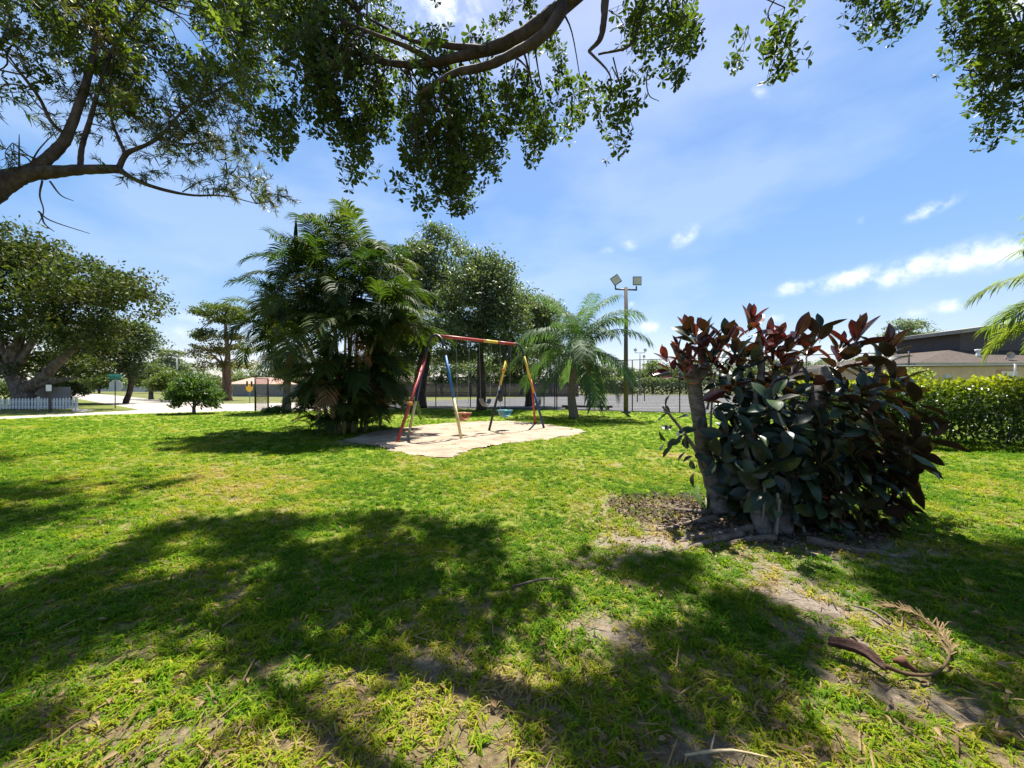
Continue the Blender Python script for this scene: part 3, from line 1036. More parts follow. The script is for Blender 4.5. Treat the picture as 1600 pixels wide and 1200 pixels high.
def areca():
    global rng
    rng = np.random.default_rng(201)
    c = np.array([*(G(548, 674)[:2]), 0])
    root = thing('palm_clump', 'big clumping palm with many pale canes and arching dark fronds left of the swing set', 'palm', c)
    es = [(80, 5), (64, -35), (50, -62), (32, -75), (8, -82), (72, -50)]
    fr = [frond_mesh('frond', 2.1, a, b, 46, .62, .042, .5, ARECA, 210 + i, vshape=.45) for i, (a, b) in enumerate(es)]
    # (px of crown, py of crown, lean depth)
    tops = [(462, 425, -.6), (500, 400, .3), (535, 395, .8), (570, 412, .0), (600, 430, .9), (448, 480, .2), (480, 470, -1.0), (520, 455, -1.1), (560, 470, -1.0), (605, 480, -.6),
            (425, 510, .4), (625, 520, .3), (590, 520, -1.2), (470, 520, -1.2), (540, 520, -1.4), (555, 430, 1.3), (500, 500, 1.4), (590, 470, 1.3)]
    for k, (px, py, dd) in enumerate(tops):
        e = Q(px, py, c[1] + dd)
        b = c + np.array([(e[0] - c[0]) * .28 + rng.normal() * .12, dd * .4 + rng.normal() * .1, 0])
        mid = b * .5 + e * .5
        mid[:2] = b[:2] * .68 + e[:2] * .32
        mb = MB()
        limb(mb, [b, mid, e], [.055, .045, .035], 7, 5)
        mb.build('cane', CANE, root)
        y0 = rng.random() * 6.28
        out = math.atan2(e[1] - c[1], e[0] - c[0])
        n = 8
        for j in range(n):
            v = [0, 1, 1, 2, 2, 3, 3, 4][j]
            inst('frond', fr[v], root, yawM(e + np.array([0, 0, -.04 * j]), y0 + j * 2.4, .75 + .3 * rng.random(), rng.normal() * .15, rng.normal() * .1))
    # spear
    e = Q(462, 400, c[1] - .6)
    mb = MB()
    V, F = tube_vf([e, e + np.array([0, 0, .7]), e + np.array([.02, 0, 1.35])], [.035, .06, .005], 6)
    mb.add(V, F)
    mb.build('spear_leaf', ARECA, root)
    # low suckers
    for j in range(80):
        a = rng.random() * 6.28
        r = .5 + .8 * rng.random()
        p = c + np.array([math.cos(a) * r, math.sin(a) * r * .8, .05 + rng.random() * 1.1])
        inst('frond', fr[[0, 1, 1, 2, 5][rng.integers(5)]], root, yawM(p, a + rng.normal() * .5, (.45 + .3 * rng.random()) * (.7 if math.cos(a) < -.3 else 1), rng.normal() * .2))
    for j in range(64):
        a = -math.pi * (.02 + .96 * rng.random())
        r = .45 + .55 * rng.random()
        p = c + np.array([math.cos(a) * r * 1.05, math.sin(a) * r * .8, .1 + rng.random() * 1.7])
        inst('frond', fr[[1, 2, 2, 3, 5][rng.integers(5)]], root, yawM(p, a + rng.normal() * .6, .42 + .22 * rng.random(), rng.normal() * .2))
    # inner skirt fronds, half-way up
    for j in range(70):
        a = rng.random() * 6.28
        if math.cos(a) < -.2 and j % 3:
            a = math.pi - a
        p = c + np.array([math.cos(a) * .7, math.sin(a) * .7, 1.0 + rng.random() * 3.0])
        inst('frond', fr[[1, 2, 3, 3, 4][rng.integers(5)]], root, yawM(p, a + rng.normal() * .4, .6 + .35 * rng.random(), rng.normal() * .2))
    dfr = frond_mesh('dead_frond', 1.6, -30, -88, 26, .45, .03, .5, DEAD, 230, vshape=-.1)
    for j in range(7):
        a = rng.random() * 6.28
        p = c + np.array([math.cos(a) * .9 - .4, math.sin(a) * .7, 2.0 + rng.random() * 1.6])
        inst('dead_frond', dfr, root, yawM(p, a, .8 + .4 * rng.random()))['label'] = 'brown dead hanging frond'


areca()


def queen_palm(name, label, base, trunk, tr, L_, nf, mat, seed, ll=.75, lw=.035, droop=.75, nl=46, boots=True, yaw0=0.0, es=None, sc=1.0):
    global rng
    rng = np.random.default_rng(seed)
    root = thing(name, label, 'palm', base)
    mb = MB()
    P = limb(mb, trunk, tr, 12, 6, wob=.05)
    mb.build('trunk', PALM_BARK, root)
    e = np.array(trunk[-1])
    es = es or [(80, 10), (62, -25), (45, -50), (25, -65), (5, -75), (-25, -85)]
    fr = [frond_mesh('frond', L_, a, b, nl, ll, lw, droop, mat, seed + i, vshape=.2) for i, (a, b) in enumerate(es)]
    for j in range(nf):
        v = min(int(j / nf * len(es)), len(es) - 1)
        inst('frond', fr[v], root, yawM(e + np.array([0, 0, .25 - .5 * j / nf]), yaw0 + j * 2.3999, sc * (.85 + .25 * rng.random()), rng.normal() * .15))
    if boots:
        for j in range(7):
            a = j * 2.4
            mb = MB()
            s = e + np.array([math.cos(a) * .1, math.sin(a) * .1, -.55 + .06 * j])
            limb(mb, [s, s + np.array([math.cos(a) * .2, math.sin(a) * .2, .25]), s + np.array([math.cos(a) * .4, math.sin(a) * .4, .6])], [.07, .05, .03], 6, 3)
            mb.build('boot', CANE, root)
        mb = MB()
        for j in range(34):
            a = rng.normal() * .9 - .35
            s = e + np.array([.22, -.12, -.1])
            o = np.array([math.cos(a) * .35 * rng.random() + .1, math.sin(a) * .4 * rng.random(), -.75 - .5 * rng.random()])
            limb(mb, [s, s + o * .5 + np.array([.1, -.05, .25]), s + o], [.012, .01, .008], 4, 3)
        mb.build('flower_stalk', noise_mat('orange_stalk', [(.3, .17, .05), (.45, .28, .1)], 8), root)
    return root


b0 = G(897, 653)
d = b0[1]
queen_palm('queen_palm', 'single slender palm with drooping feathery fronds between the oaks and the floodlight pole', b0,
           [b0, Q(893, 620, d), Q(896, 585, d), Q(903, 548, d)], [.24, .19, .17, .2], 3.3, 27, QUEEN, 300, ll=.85, lw=.045, nl=54)
b0 = np.array([12.9, 8.0, 0])
queen_palm('feathery_palm', 'light yellow-green palm whose fronds hang in at the right edge over the hedge', b0,
           [b0, (12.85, 8, 1.5), (12.8, 8.0, 3.4)], [.2, .16, .15], 2.1, 34, RPALM, 330, ll=.6, lw=.03, droop=.6, nl=64, yaw0=2.6)


def fan_palm():
    global rng
    rng = np.random.default_rng(401)
    b = G(448, 644)
    d = b[1]
    root = thing('fan_palm', 'fan palm with straight brown trunk and hanging leaf skirt left of the palm clump', 'palm', b)
    mb = MB()
    limb(mb, [b, Q(448, 620, d), Q(449, 590, d), Q(449, 545, d)], [.27, .2, .19, .2], 12, 6, wob=.08)
    mb.build('trunk', BARK, root)
    ms = []
    for v in range(3):
        r = np.random.default_rng(410 + v)
        m = MB()
        V, F = tube_vf([(0, 0, 0), (.45, 0, .04), (.9, 0, 0)], [.018, .014, .012], 5)
        m.add(V, F, 0, .8)
        for k in range(26):
            a = math.radians(-150 + 300 * k / 25)
            dv = np.array([math.cos(a), math.sin(a), .15])
            l = .85 * (.8 + .2 * math.cos(a * .6)) * (.9 + .2 * r.random())
            wv = np.array([-math.sin(a), math.cos(a), 0]) * .04
            p = np.array([.9, 0, 0])
            m1 = p + dv * l * .55
            m2 = m1 + nrm(dv + np.array([0, 0, -.5])) * l * .3
            tip = m2 + nrm(dv * .5 + np.array([0, 0, -1.2])) * l * .3
            m.add(np.array([p, m1 + wv, m1 - wv, m2 + wv * .6, m2 - wv * .6, tip]), [(0, 1, 2), (2, 1, 3, 4), (4, 3, 5)], 0, r.random())
        ms.append(m.mesh('fan_leaf', FAN))
    e = Q(449, 540, d)
    for j in range(40):
        el = math.radians(75 - 150 * (j / 39) ** .8)
        inst('fan_leaf', ms[j % 3], root, yawM(e + np.array([0, 0, .15 - .5 * j / 39]), j * 2.4, 1.0 + .3 * rng.random(), rng.normal() * .3, el))
    dm = MB()
    for k in range(14):
        a = math.radians(-100 + 200 * k / 13)
        dv = np.array([.6 + .4 * math.cos(a), .25 * math.sin(a), -.1])
        wv = np.array([0, .03, 0])
        dm.add(np.array([(.5, 0, 0), dv * .7 + wv, dv * .7 - wv, dv * 1.15]), [(0, 1, 2), (2, 1, 3)], 0, rng.random())
    V, F = tube_vf([(0, 0, 0), (.5, 0, 0)], [.016, .012], 5)
    dm.add(V, F)
    dme = dm.mesh('dead_leaf', DEAD)
    for j in range(14):
        inst('dead_leaf', dme, root, yawM(e + np.array([0, 0, -.25 - .3 * rng.random()]), j * 2.4, 1.1, rng.normal() * .2, math.radians(-72 + rng.normal() * 8)))


fan_palm()

# ------------------------------------------------------------------ buildings and fences


def gable_house(name, label, cx, cy, w, dep, wall_h, ridge, roof_m, wall_m, rz=0.0, over=.4, windows=()):
    root = thing(name, label, 'house', (cx, cy, 0))
    root.rotation_euler.z = 0
    mb = MB()
    V, F = box_vf((cx, cy, wall_h / 2), (w, dep, wall_h))
    mb.add(V, F)
    mb.build('wall', wall_m, root, smooth=False)
    x0, x1, y0, y1 = cx - w / 2 - over, cx + w / 2 + over, cy - dep / 2 - over, cy + dep / 2 + over
    rx = min(w * .25, dep / 2)
    V = [(x0, y0, wall_h + .005), (x1, y0, wall_h + .005), (x1, y1, wall_h + .005), (x0, y1, wall_h + .005), (x0 + rx, cy, ridge), (x1 - rx, cy, ridge)]
    mb = MB().add(V, [(0, 1, 5, 4), (2, 3, 4, 5), (1, 2, 5), (3, 0, 4), (3, 2, 1, 0)])
    mb.build('roof', roof_m, root, smooth=False)
    for (wx, wz, ww, wh) in windows:
        f = MB()
        V, F = box_vf((wx, cy - dep / 2 - .03, wz), (ww + .16, .055, wh + .16))
        f.add(V, F)
        fo = f.build('window', TRIM, root, smooth=False)
        f = MB()
        V, F = box_vf((wx, cy - dep / 2 - .065, wz), (ww, .02, wh))
        f.add(V, F)
        f.build_sub('pane', GLASS_M, fo, smooth=False)
    return root


def PX(px, d):
    return (px - 800) / FPX * d


gable_house('bungalow', 'bungalow with tan roof behind the dark wood fence right of the palm clump', PX(610, 75), 79, 9, 8, 2.3, 4.4, ROOF_TAN, PALE_WALL, windows=[(PX(622, 75), 1.3, 1.0, .9)])
gable_house('bungalow', 'low bungalow with pinkish roof and pale wall behind the grey fence by the pine', PX(385, 72), 77, 8, 8, 2.0, 3.3, ROOF_PINK, PALE_WALL)
gable_house('bungalow', 'long low white building at the far end of the road', PX(152, 120), 125, 11, 8, 2.5, 3.6, PALE_WALL, PALE_WALL, windows=[(PX(140, 120), 1.4, 1.4, 1.0), (PX(165, 120), 1.4, 1.4, 1.0)])
gable_house('bungalow', 'pale bungalow with grey roof beside the far road, left of the small street trees', PX(215, 110), 116, 9, 8, 2.4, 3.6, ROOF_GREY, PALE_WALL)
gable_house('bungalow', 'small tan house half hidden by trees behind the court hedge', PX(960, 92), 97, 9, 8, 2.6, 4.6, ROOF_TAN, TAN_WALL)


def right_house():
    d = 18.0
    x0 = PX(1418, d)
    root = thing('brown_roof_house', 'tan house with brown shingle roof and dark clerestory behind the right hedge', 'house', (x0, d, 0))
    x1 = x0 + 16
    mb = MB()
    V, F = box_vf(((x0 + .6 + x1) / 2, d + 4.5, 1.24), (x1 - x0 - .6, 8.4, 2.48))
    mb.add(V, F)
    mb.build('wall', TAN_WALL, root, smooth=False)
    # hip roof with thickness
    z0, zr = 2.56, 4.0
    V = [(x0, d - .3, z0), (x1, d - .3, z0), (x1, d + 9.4, z0), (x0, d + 9.4, z0), (x0 + 8.0, d + 4.5, zr), (x1 - 4, d + 4.5, zr)]
    mb = MB().add(V, [(0, 1, 5, 4), (2, 3, 4, 5), (1, 2, 5), (3, 0, 4), (3, 2, 1, 0)])
    mb.build('roof', ROOF_BROWN, root, smooth=False)
    mb = MB()
    V, F = box_vf(((x0 + x1) / 2, d - .34, z0 - .03), (x1 - x0, .06, .14))
    mb.add(V, F)
    V, F = box_vf((x0 - .03, d + 4.5, z0 - .03), (.06, 9.6, .14))
    mb.add(V, F)
    mb.build('fascia', TRIM, root, smooth=False)
    # clerestory with a mono-pitch roof
    cx0 = x0 + 5.5
    zc = 4.35
    mb = MB()
    V = [(cx0, d + 2.6, 2.7), (cx0 + 9, d + 2.6, 2.7), (cx0 + 9, d + 6, 2.7), (cx0, d + 6, 2.7), (cx0, d + 2.6, zc), (cx0 + 9, d + 2.6, 5.55), (cx0 + 9, d + 6, 5.55), (cx0, d + 6, zc)]
    mb.add(V, [(0, 3, 2, 1), (4, 5, 6, 7), (0, 1, 5, 4), (1, 2, 6, 5), (2, 3, 7, 6), (3, 0, 4, 7)])
    mb.build('clerestory', SIDING, root, smooth=False)
    mb = MB()
    sl_ = (5.55 - zc) / 9
    V = [(cx0 - .35, d + 2.2, zc - .35 * sl_ + .01), (cx0 + 9.3, d + 2.2, zc + 9.3 * sl_ + .01), (cx0 + 9.3, d + 6.4, zc + 9.3 * sl_ + .01), (cx0 - .35, d + 6.4, zc - .35 * sl_ + .01)]
    V = V + [(a, b, c + .2) for a, b, c in V]
    mb.add(V, [(0, 3, 2, 1), (4, 5, 6, 7), (0, 1, 5, 4), (1, 2, 6, 5), (2, 3, 7, 6), (3, 0, 4, 7)])
    mb.build('clerestory_roof', ROOF_GREY, root, smooth=False)
    # vents
    mb = MB()
    px, py = PX(1528, 19.2), 19.2
    V, F = tube_vf([(px, py, 2.75), (px, py, 3.25)], [.07, .07], 8)
    mb.add(V, F)
    V, F = tube_vf([(px, py, 3.25), (px, py, 3.36)], [.11, .11], 8)
    mb.add(V, F)
    mb.build('vent_pipe', SIGN_WHITE, root)
    mb = MB()
    c = np.array([PX(1588, 18.2), 18.4, 3.0])
    rr = [.02, .11, .18, .22]
    zz = [.1, .075, .035, 0]
    V = []
    for a, b in zip(rr, zz):
        t = np.arange(16) / 16 * 2 * math.pi
        V.append(np.stack([a * np.cos(t), b + 0 * t, a * .8 * np.sin(t)], 1))
    V = np.concatenate(V) + c
    F = [(i * 16 + j, i * 16 + (j + 1) % 16, (i + 1) * 16 + (j + 1) % 16, (i + 1) * 16 + j) for i in range(3) for j in range(16)] + [tuple(range(16))]
    mb.add(V, F)
    V, F = tube_vf([c + np.array([0, .1, 0]), c + np.array([0, .3, -.3])], [.03, .03], 6)
    mb.add(V, F)
    mb.build('satellite_dish', TRIM, root)
    # window with reddish frame
    mb = MB()
    wx = PX(1572, 18.3)
    V, F = box_vf((wx, d + .27, 1.75), (.95, .06, 1.1))
    mb.add(V, F)
    w = mb.build('window', noise_mat('reddish_frame', [(.3, .12, .05), (.4, .18, .08)], 4), root, smooth=False)
    mb = MB()
    V, F = box_vf((wx + .06, d + .23, 1.75), (.75, .03, .95))
    mb.add(V, F)
    mb.build_sub('pane', noise_mat('pale_curtained_glass', [(.45, .55, .6), (.6, .68, .7)], 2, rough=.1, spec=.7), w, smooth=False)
    # oval sign
    mb = MB()
    t = np.arange(18) / 18 * 2 * math.pi
    c = np.array([PX(1483, 18.2), d + .26, 1.85])
    V = np.concatenate([np.stack([.2 * np.cos(t), 0 * t, .26 * np.sin(t)], 1), np.stack([.2 * np.cos(t), 0 * t + .04, .26 * np.sin(t)], 1)]) + c
    F = [tuple(range(18))] + [(j, j + 18, (j + 1) % 18 + 18, (j + 1) % 18) for j in range(18)]
    mb.add(V, F)
    mb.build('wall_plaque', noise_mat('pale_blue_plaque', [(.28, .4, .55), (.5, .55, .6)], 6), root)


right_house()
gable_house('grey_roof_house', 'neighbouring house with pale grey roof left behind the brown roof', PX(1530, 34), 38, 12, 8, 2.6, 5.2, ROOF_GREY, PALE_WALL)


def chain_link(name, label, pts, h, pitch, wire_r, posts, post_r, mats, rails=(1.0,), group=None):
    """pts: polyline of the foot; posts: positions"""
    pts = [np.array(p, float) for p in pts]
    root = thing(name, label, 'fence', pts[0])
    for p in posts:
        mb = MB()
        V, F = tube_vf([p, np.array(p) + np.array([0, 0, h + .04])], [post_r] * 2, 8)
        mb.add(V, F)
        mb.build('post', mats[0], root)
    for a, b in zip(pts[:-1], pts[1:]):
        for fr in rails:
            mb = MB()
            V, F = tube_vf([a + np.array([0, 0, h * fr]), b + np.array([0, 0, h * fr])], [post_r * .62] * 2, 6)
            mb.add(V, F)
            mb.build('rail', mats[0], root)
    mb = MB()
    for a, b in zip(pts[:-1], pts[1:]):
        L_ = np.linalg.norm(b - a)
        t = (b - a) / L_
        hh = h - .03
        n = int((L_ + hh) / pitch)
        for k in range(n):
            s = k * pitch
            for sg in (1, -1):
                # line from (s,0) going back/forward to height
                u0, u1 = (s - hh, s) if sg > 0 else (s, s - hh)
                z0, z1 = .02, hh
                if u0 < 0:
                    z0 = .02 + (0 - u0) / (u1 - u0) * (hh - .02)
                    u0 = 0
                if u1 < 0:
                    z1 = .02 + (0 - u0) / (u1 - u0) * (hh - .02)
                    u1 = 0
                if u0 > L_:
                    z0 = .02 + (L_ - u0) / (u1 - u0) * (hh - .02)
                    u0 = L_
                if u1 > L_:
                    z1 = z0 + (L_ - u0) / (u1 - u0) * (hh - z0)
                    u1 = L_
                V, F = tube_vf([a + t * u0 + np.array([0, 0, z0]), a + t * u1 + np.array([0, 0, z1])], [wire_r] * 2, 3, cap=False)
                mb.add(V, F)
    kind(mb.build('wire_mesh', mats[1], root), 'stuff')
    return root


tallp = [G(870, 641), G(988, 643), G(1062, 645), G(1170, 648), G(1260, 651), G(1420, 656)]
chain_link('court_fence', 'tall dark chain-link tennis court fence right of the queen palm', [tallp[0], tallp[-1]], 3.05, .16, .0035, tallp, .035, (IRON, WIRE), rails=(1.0, .02))
lowp = [G(624, 634.5), G(681, 635.5), G(735, 636.6), G(789, 637.8), G(833, 639.4), G(850, 640.2), G(867, 640.8)]
chain_link('court_fence', 'lower dark chain-link fence behind the swing set and oak trunks', [lowp[0], lowp[-1]], 2.15, .16, .0035, lowp, .035, (IRON, WIRE), rails=(1.0, .5, .02))
gp = [G(399, 643), G(419, 641)]
chain_link('gate', 'narrow dark chain-link gate between two posts at the lawn edge by the road', gp, 2.0, .06, .005, gp, .05, (IRON, WIRE), rails=(1.0, .45))
chain_link('garden_fence', 'pale chain-link fence behind the right hedge in front of the tan house', [(8.3, 11.6, 0), (20, 10.1, 0)], 2.1, .075, .0032, [(8.3, 11.6, 0), (14.2, 10.84, 0), (20, 10.1, 0)], .028, (GALV, WIRE_PALE), rails=(1.0,))


def board_fence(name, label, a, b, h, bw, mat, gap=.012, seed=1, cap=None):
    r = np.random.default_rng(seed)
    a, b = np.array(a, float), np.array(b, float)
    root = thing(name, label, 'fence', a)
    L_ = np.linalg.norm(b - a)
    t = (b - a) / L_
    rz = math.atan2(t[1], t[0])
    n = int(L_ / (bw + gap))
    mb = MB()
    for k in range(n):
        c = a + t * (k + .5) * (bw + gap)
        hh = h * (1 + r.normal() * .008)
        V, F = box_vf((c[0], c[1] + r.normal() * .004, hh / 2), (bw, .022, hh), rz)
        mb.add(V, F)
    kind(mb.build('boards', mat, root, smooth=False), 'stuff')
    n2 = np.array([-t[1], t[0], 0]) * .05
    for z in (.35, h * .8):
        mb = MB()
        V, F = box_vf((a + b) / 2 + n2 + np.array([0, 0, z]), (L_, .05, .09), rz)
        mb.add(V, F)
        mb.build('rail', mat, root, smooth=False)
    return root


board_fence('wood_fence', 'long dark brown wooden privacy fence behind the court and swing set', (PX(618, 54), 54, 0), (PX(905, 57), 57, 0), 1.95, .14, BROWN_WOOD, seed=3)
board_fence('wood_fence', 'grey weathered wooden privacy fence across the road behind the fan palm', (PX(362, 58), 58, 0), (PX(520, 55), 55, 0), 1.75, .14, GREY_WOOD, seed=4)


def picket_fence():
    a, b = G(-190, 641.5), G(117, 640.2)
    root = thing('picket_fence', 'low white picket fence along the left corner garden', 'fence', b)
    L_ = np.linalg.norm(b - a)
    t = (b - a) / L_
    rz = math.atan2(t[1], t[0])
    n = int(L_ / .185)
    mb = MB()
    V = np.array([(-.055, 0, .06), (.055, 0, .06), (.055, 0, .68), (0, 0, .78), (-.055, 0, .68)])
    V = np.concatenate([V, V + np.array([0, .02, 0])]) - np.array([0, .01, 0])
    F = [(0, 1, 2, 3, 4), (9, 8, 7, 6, 5)] + [(i, i + 5, (i + 1) % 5 + 5, (i + 1) % 5) for i in range(5)]
    me = mb.add(V, F).mesh('picket', WHITE_P, smooth=False)
    for k in range(n):
        c = a + t * (k + .5) * .185
        inst('picket', me, root, Matrix.Translation(Vector(c)) @ Matrix.Rotation(rz + random.gauss(0, .015), 4, 'Z') @ Matrix.Rotation(random.gauss(0, .012), 4, 'Y'))
    nn = np.array([-t[1], t[0], 0]) * .035
    for z in (.2, .55):
        mb = MB()
        V, F = box_vf((a + b) / 2 + nn + np.array([0, 0, z]), (L_, .035, .07), rz)
        mb.add(V, F)
        mb.build('rail', WHITE_P, root, smooth=False)
    for s in np.arange(0, L_ + .1, L_ / 5):
        mb = MB()
        V, F = box_vf(a + t * s + nn * 2.6 + np.array([0, 0, .42]), (.1, .1, .84), rz)
        mb.add(V, F)
        mb.build('post', WHITE_P, root, smooth=False)
    # taller grey board screen behind
    a, b = np.array([PX(52, 27.5), 27.5, 0]), np.array([PX(112, 26), 26, 0])
    root = thing('board_screen', 'grey upright board fence section rising behind the white picket fence', 'fence', a)
    L_ = np.linalg.norm(b - a)
    t = (b - a) / L_
    rz = math.atan2(t[1], t[0])
    V, F = box_vf((0, 0, .74), (.15, .022, 1.48))
    me = MB().add(V, F).mesh('board', GREY_WOOD, smooth=False)
    for k in range(int(L_ / .2)):
        c = a + t * (k + .5) * .2
        inst('board', me, root, Matrix.Translation(Vector(c)) @ Matrix.Rotation(rz, 4, 'Z'))
    for z in (.4, 1.2):
        mb = MB()
        V, F = box_vf((a + b) / 2 + np.array([0, .045, z]), (L_, .05, .09), rz)
        mb.add(V, F)
        mb.build('rail', GREY_WOOD, root, smooth=False)


picket_fence()

# ------------------------------------------------------------------ street furniture


def octagon(c, r, th, yaw):
    t = np.arange(8) / 8 * 2 * math.pi + math.pi / 8
    V = np.concatenate([np.stack([r * np.cos(t), 0 * t - th / 2, r * np.sin(t)], 1), np.stack([r * np.cos(t), 0 * t + th / 2, r * np.sin(t)], 1)])
    ca, sa = math.cos(yaw), math.sin(yaw)
    V = V @ np.array([[ca, sa, 0], [-sa, ca, 0], [0, 0, 1]]) + np.asarray(c)
    return V


def stop_sign():
    b = G(180, 638.6)
    d = b[1]
    root = thing('stop_sign', 'stop sign seen from behind with green street-name blade on a thin post', 'sign', b)
    mb = MB()
    V, F = tube_vf([b, b + np.array([0, 0, 2.15])], [.03, .03], 6)
    mb.add(V, F)
    mb.build('post', DARK_STEEL, root)
    c = b + np.array([.0, .04, 1.58])
    V = octagon(c, .4, .02, .25)
    mb = MB()
    mb.add(V, [tuple(range(8))], 0)
    mb.add(V, [tuple(range(15, 7, -1))], 1)
    mb.add(V, [(j, j + 8, (j + 1) % 8 + 8, (j + 1) % 8) for j in range(8)], 0)
    mb.build('panel', [SIGN_BACK, SIGN_RED], root, smooth=False)
    for z, rz in ((2.08, .1), (2.26, 1.4)):
        mb = MB()
        V, F = box_vf(b + np.array([0, 0, z]), (.75, .02, .17), rz)
        mb.add(V, F)
        mb.build('street_name_blade', SIGN_GREEN, root, smooth=False)


stop_sign()


def small_sign():
    b = G(78, 645)
    root = thing('small_sign', 'small white rectangular sign on a dark post in front of the picket fence', 'sign', b)
    mb = MB()
    V, F = box_vf(b + np.array([0, 0, .75]), (.1, .08, 1.5))
    mb.add(V, F)
    mb.build('post', P_BLACK, root, smooth=False)
    mb = MB()
    V, F = box_vf(b + np.array([0, -.06, 1.42]), (.28, .03, .36))
    mb.add(V, F)
    mb.build('panel', SIGN_WHITE, root, smooth=False)


small_sign()


def yellow_sign():
    d = 34.0
    x = PX(390, d)
    root = thing('yellow_sign', 'small yellow sign with two dark upright prongs on a thin post by the gate', 'sign', (x, d, 0))
    mb = MB()
    V, F = tube_vf([(x, d, 0), (x, d, 1.4)], [.03, .03], 6)
    mb.add(V, F)
    mb.build('post', SIGN_GREEN, root)
    t = np.radians(np.array([200, 230, 260, 280, 310, 340]))
    poly = [(-.32, .28), (-.3, -.05)] + [(.3 * math.cos(a), .1 + .36 * math.sin(a)) for a in t] + [(.3, -.05), (.32, .28), (.14, .1), (.1, .5), (0, .12), (-.1, .5), (-.14, .1)]
    k = len(poly)
    V = [(x + a, d - .05, 1.3 + c) for a, c in poly] + [(x + a, d - .02, 1.3 + c) for a, c in poly]
    me = bpy.data.meshes.new('panel')
    me.from_pydata([(v[0] - x, v[1] - d, v[2]) for v in V], [], [tuple(range(k)), tuple(range(2 * k - 1, k - 1, -1))] + [(j, j + k, (j + 1) % k + k, (j + 1) % k) for j in range(k)])
    me.materials.append(SIGN_YEL)
    o = bpy.data.objects.new('panel', me)
    o.parent = root
    COL.objects.link(o)
    for s in (-1, 1):
        mb = MB()
        V, F = box_vf((x + s * .2, d - .035, 1.75), (.14, .05, .46))
        mb.add(V, F)
        mb.build('prong', P_BLACK, root, smooth=False)


yellow_sign()


def floodlight(name, label, base, h, pr, arm, lw, pole_m, group=None, tilt=.5, yaw=0.15):
    root = thing(name, label, 'light pole', base, group)
    b = np.array(base, float)
    mb = MB()
    V, F = tube_vf([b, b + np.array([0, 0, h])], [pr, pr * .75], 10)
    mb.add(V, F)
    mb.build('pole', pole_m, root)
    if pr > .08:
        mb = MB()
        V, F = box_vf(b + np.array([0, 0, .06]), (.42, .42, .12))
        mb.add(V, F)
        mb.build('base_plate', DARK_STEEL, root, smooth=False)
    u = np.array([math.cos(yaw), math.sin(yaw), 0])
    top = b + np.array([0, 0, h - .12])
    mb = MB()
    V, F = tube_vf([top - u * arm * .95, top + u * arm], [lw * .1] * 2, 6)
    mb.add(V, F)
    mb.build('cross_arm', DARK_STEEL, root)
    for s, ang in ((1, .0), (-1, .6)):
        e = top + u * arm * s * .95
        mb = MB()
        V, F = tube_vf([e, e + np.array([0, 0, lw * .45])], [lw * .08] * 2, 6)
        mb.add(V, F)
        mb.build('bracket', DARK_STEEL, root)
        c = e + np.array([0, 0, lw * .95])
        ca, sa = math.cos(ang * s), math.sin(ang * s)
        V, F = box_vf((0, 0, 0), (lw, lw * .55, lw))
        V = np.array(V)
        V[(V[:, 1] > 0)] *= np.array([.62, 1, .62])
        Rm = np.array([[ca, 0, sa], [0, 1, 0], [-sa, 0, ca]])
        mb = MB()
        mb.add(V @ Rm.T + c, F)
        hd = mb.build('lamp_head', DARK_STEEL, root, smooth=False)
        V, F = box_vf((0, -lw * .29, 0), (lw * .86, .03, lw * .8))
        mb = MB()
        mb.add(np.array(V) @ Rm.T + c, F)
        mb.build_sub('lens', LAMP_GLASS, hd, smooth=False)
    return root


floodlight('floodlight_pole', 'tall weathered floodlight pole with two lamp heads at the court corner', G(978, 645.5), 7.1, .13, .66, .5, POLE_WOOD)
b = np.array([PX(1000, 68), 68, 0])
floodlight('floodlight_pole', 'distant twin-lamp floodlight pole above the trees behind the court', b, 7.6, .12, .95, .5, GALV, yaw=.1)
b = np.array([PX(1006, 90), 90, 0])
floodlight('floodlight_pole', 'smallest farthest floodlight pole just right of the distant twin-lamp pole', b, 8.2, .12, .5, .5, GALV, yaw=1.2)
root = thing('utility_pole', 'thin pale utility pole rising behind the round roadside bush', 'pole', (PX(276, 70), 70, 0))
mb = MB()
V, F = tube_vf([(PX(276, 70), 70, 0), (PX(276, 70), 70, 7.2)], [.12, .1], 8)
mb.add(V, F)
mb.build('pole', GALV, root)
mb = MB()
V, F = box_vf((PX(276, 70), 69.85, 7.1), (.5, .2, .5))
mb.add(V, F)
mb.build('transformer', GALV, root)

root = thing('timber_beam', 'low dark timber beam lying on blocks at the near court edge by the queen palm', 'beam', G(918, 641))
a, b = G(878, 639.5), G(957, 640.5)
mb = MB()
V, F = box_vf((a + b) / 2 + np.array([0, 0, .21]), (np.linalg.norm(b - a), .3, .14), math.atan2((b - a)[1], (b - a)[0]))
mb.add(V, F)
mb.build('plank', P_BLACK, root, smooth=False)
for t in (.1, .9):
    mb = MB()
    V, F = box_vf(a * (1 - t) + b * t + np.array([0, 0, .07]), (.2, .25, .138))
    mb.add(V, F)
    mb.build('block', P_BLACK, root, smooth=False)
for px in (996, 1007):
    b = G(px, 628 if px < 1000 else 626.5)
    root = thing('net_post', 'dark tennis net post %s the two on the court left of the rubber plant' % ('nearer of' if px < 1000 else 'farther of'), 'post', b, 'net posts on the court')
    mb = MB()
    V, F = tube_vf([b, b + np.array([0, 0, 1.07])], [.05, .05], 8)
    mb.add(V, F)
    V, F = box_vf(b + np.array([0, 0, 1.09]), (.14, .14, .04))
    mb.add(V, F)
    mb.build('shaft', IRON, root)

# ------------------------------------------------------------------ swing set


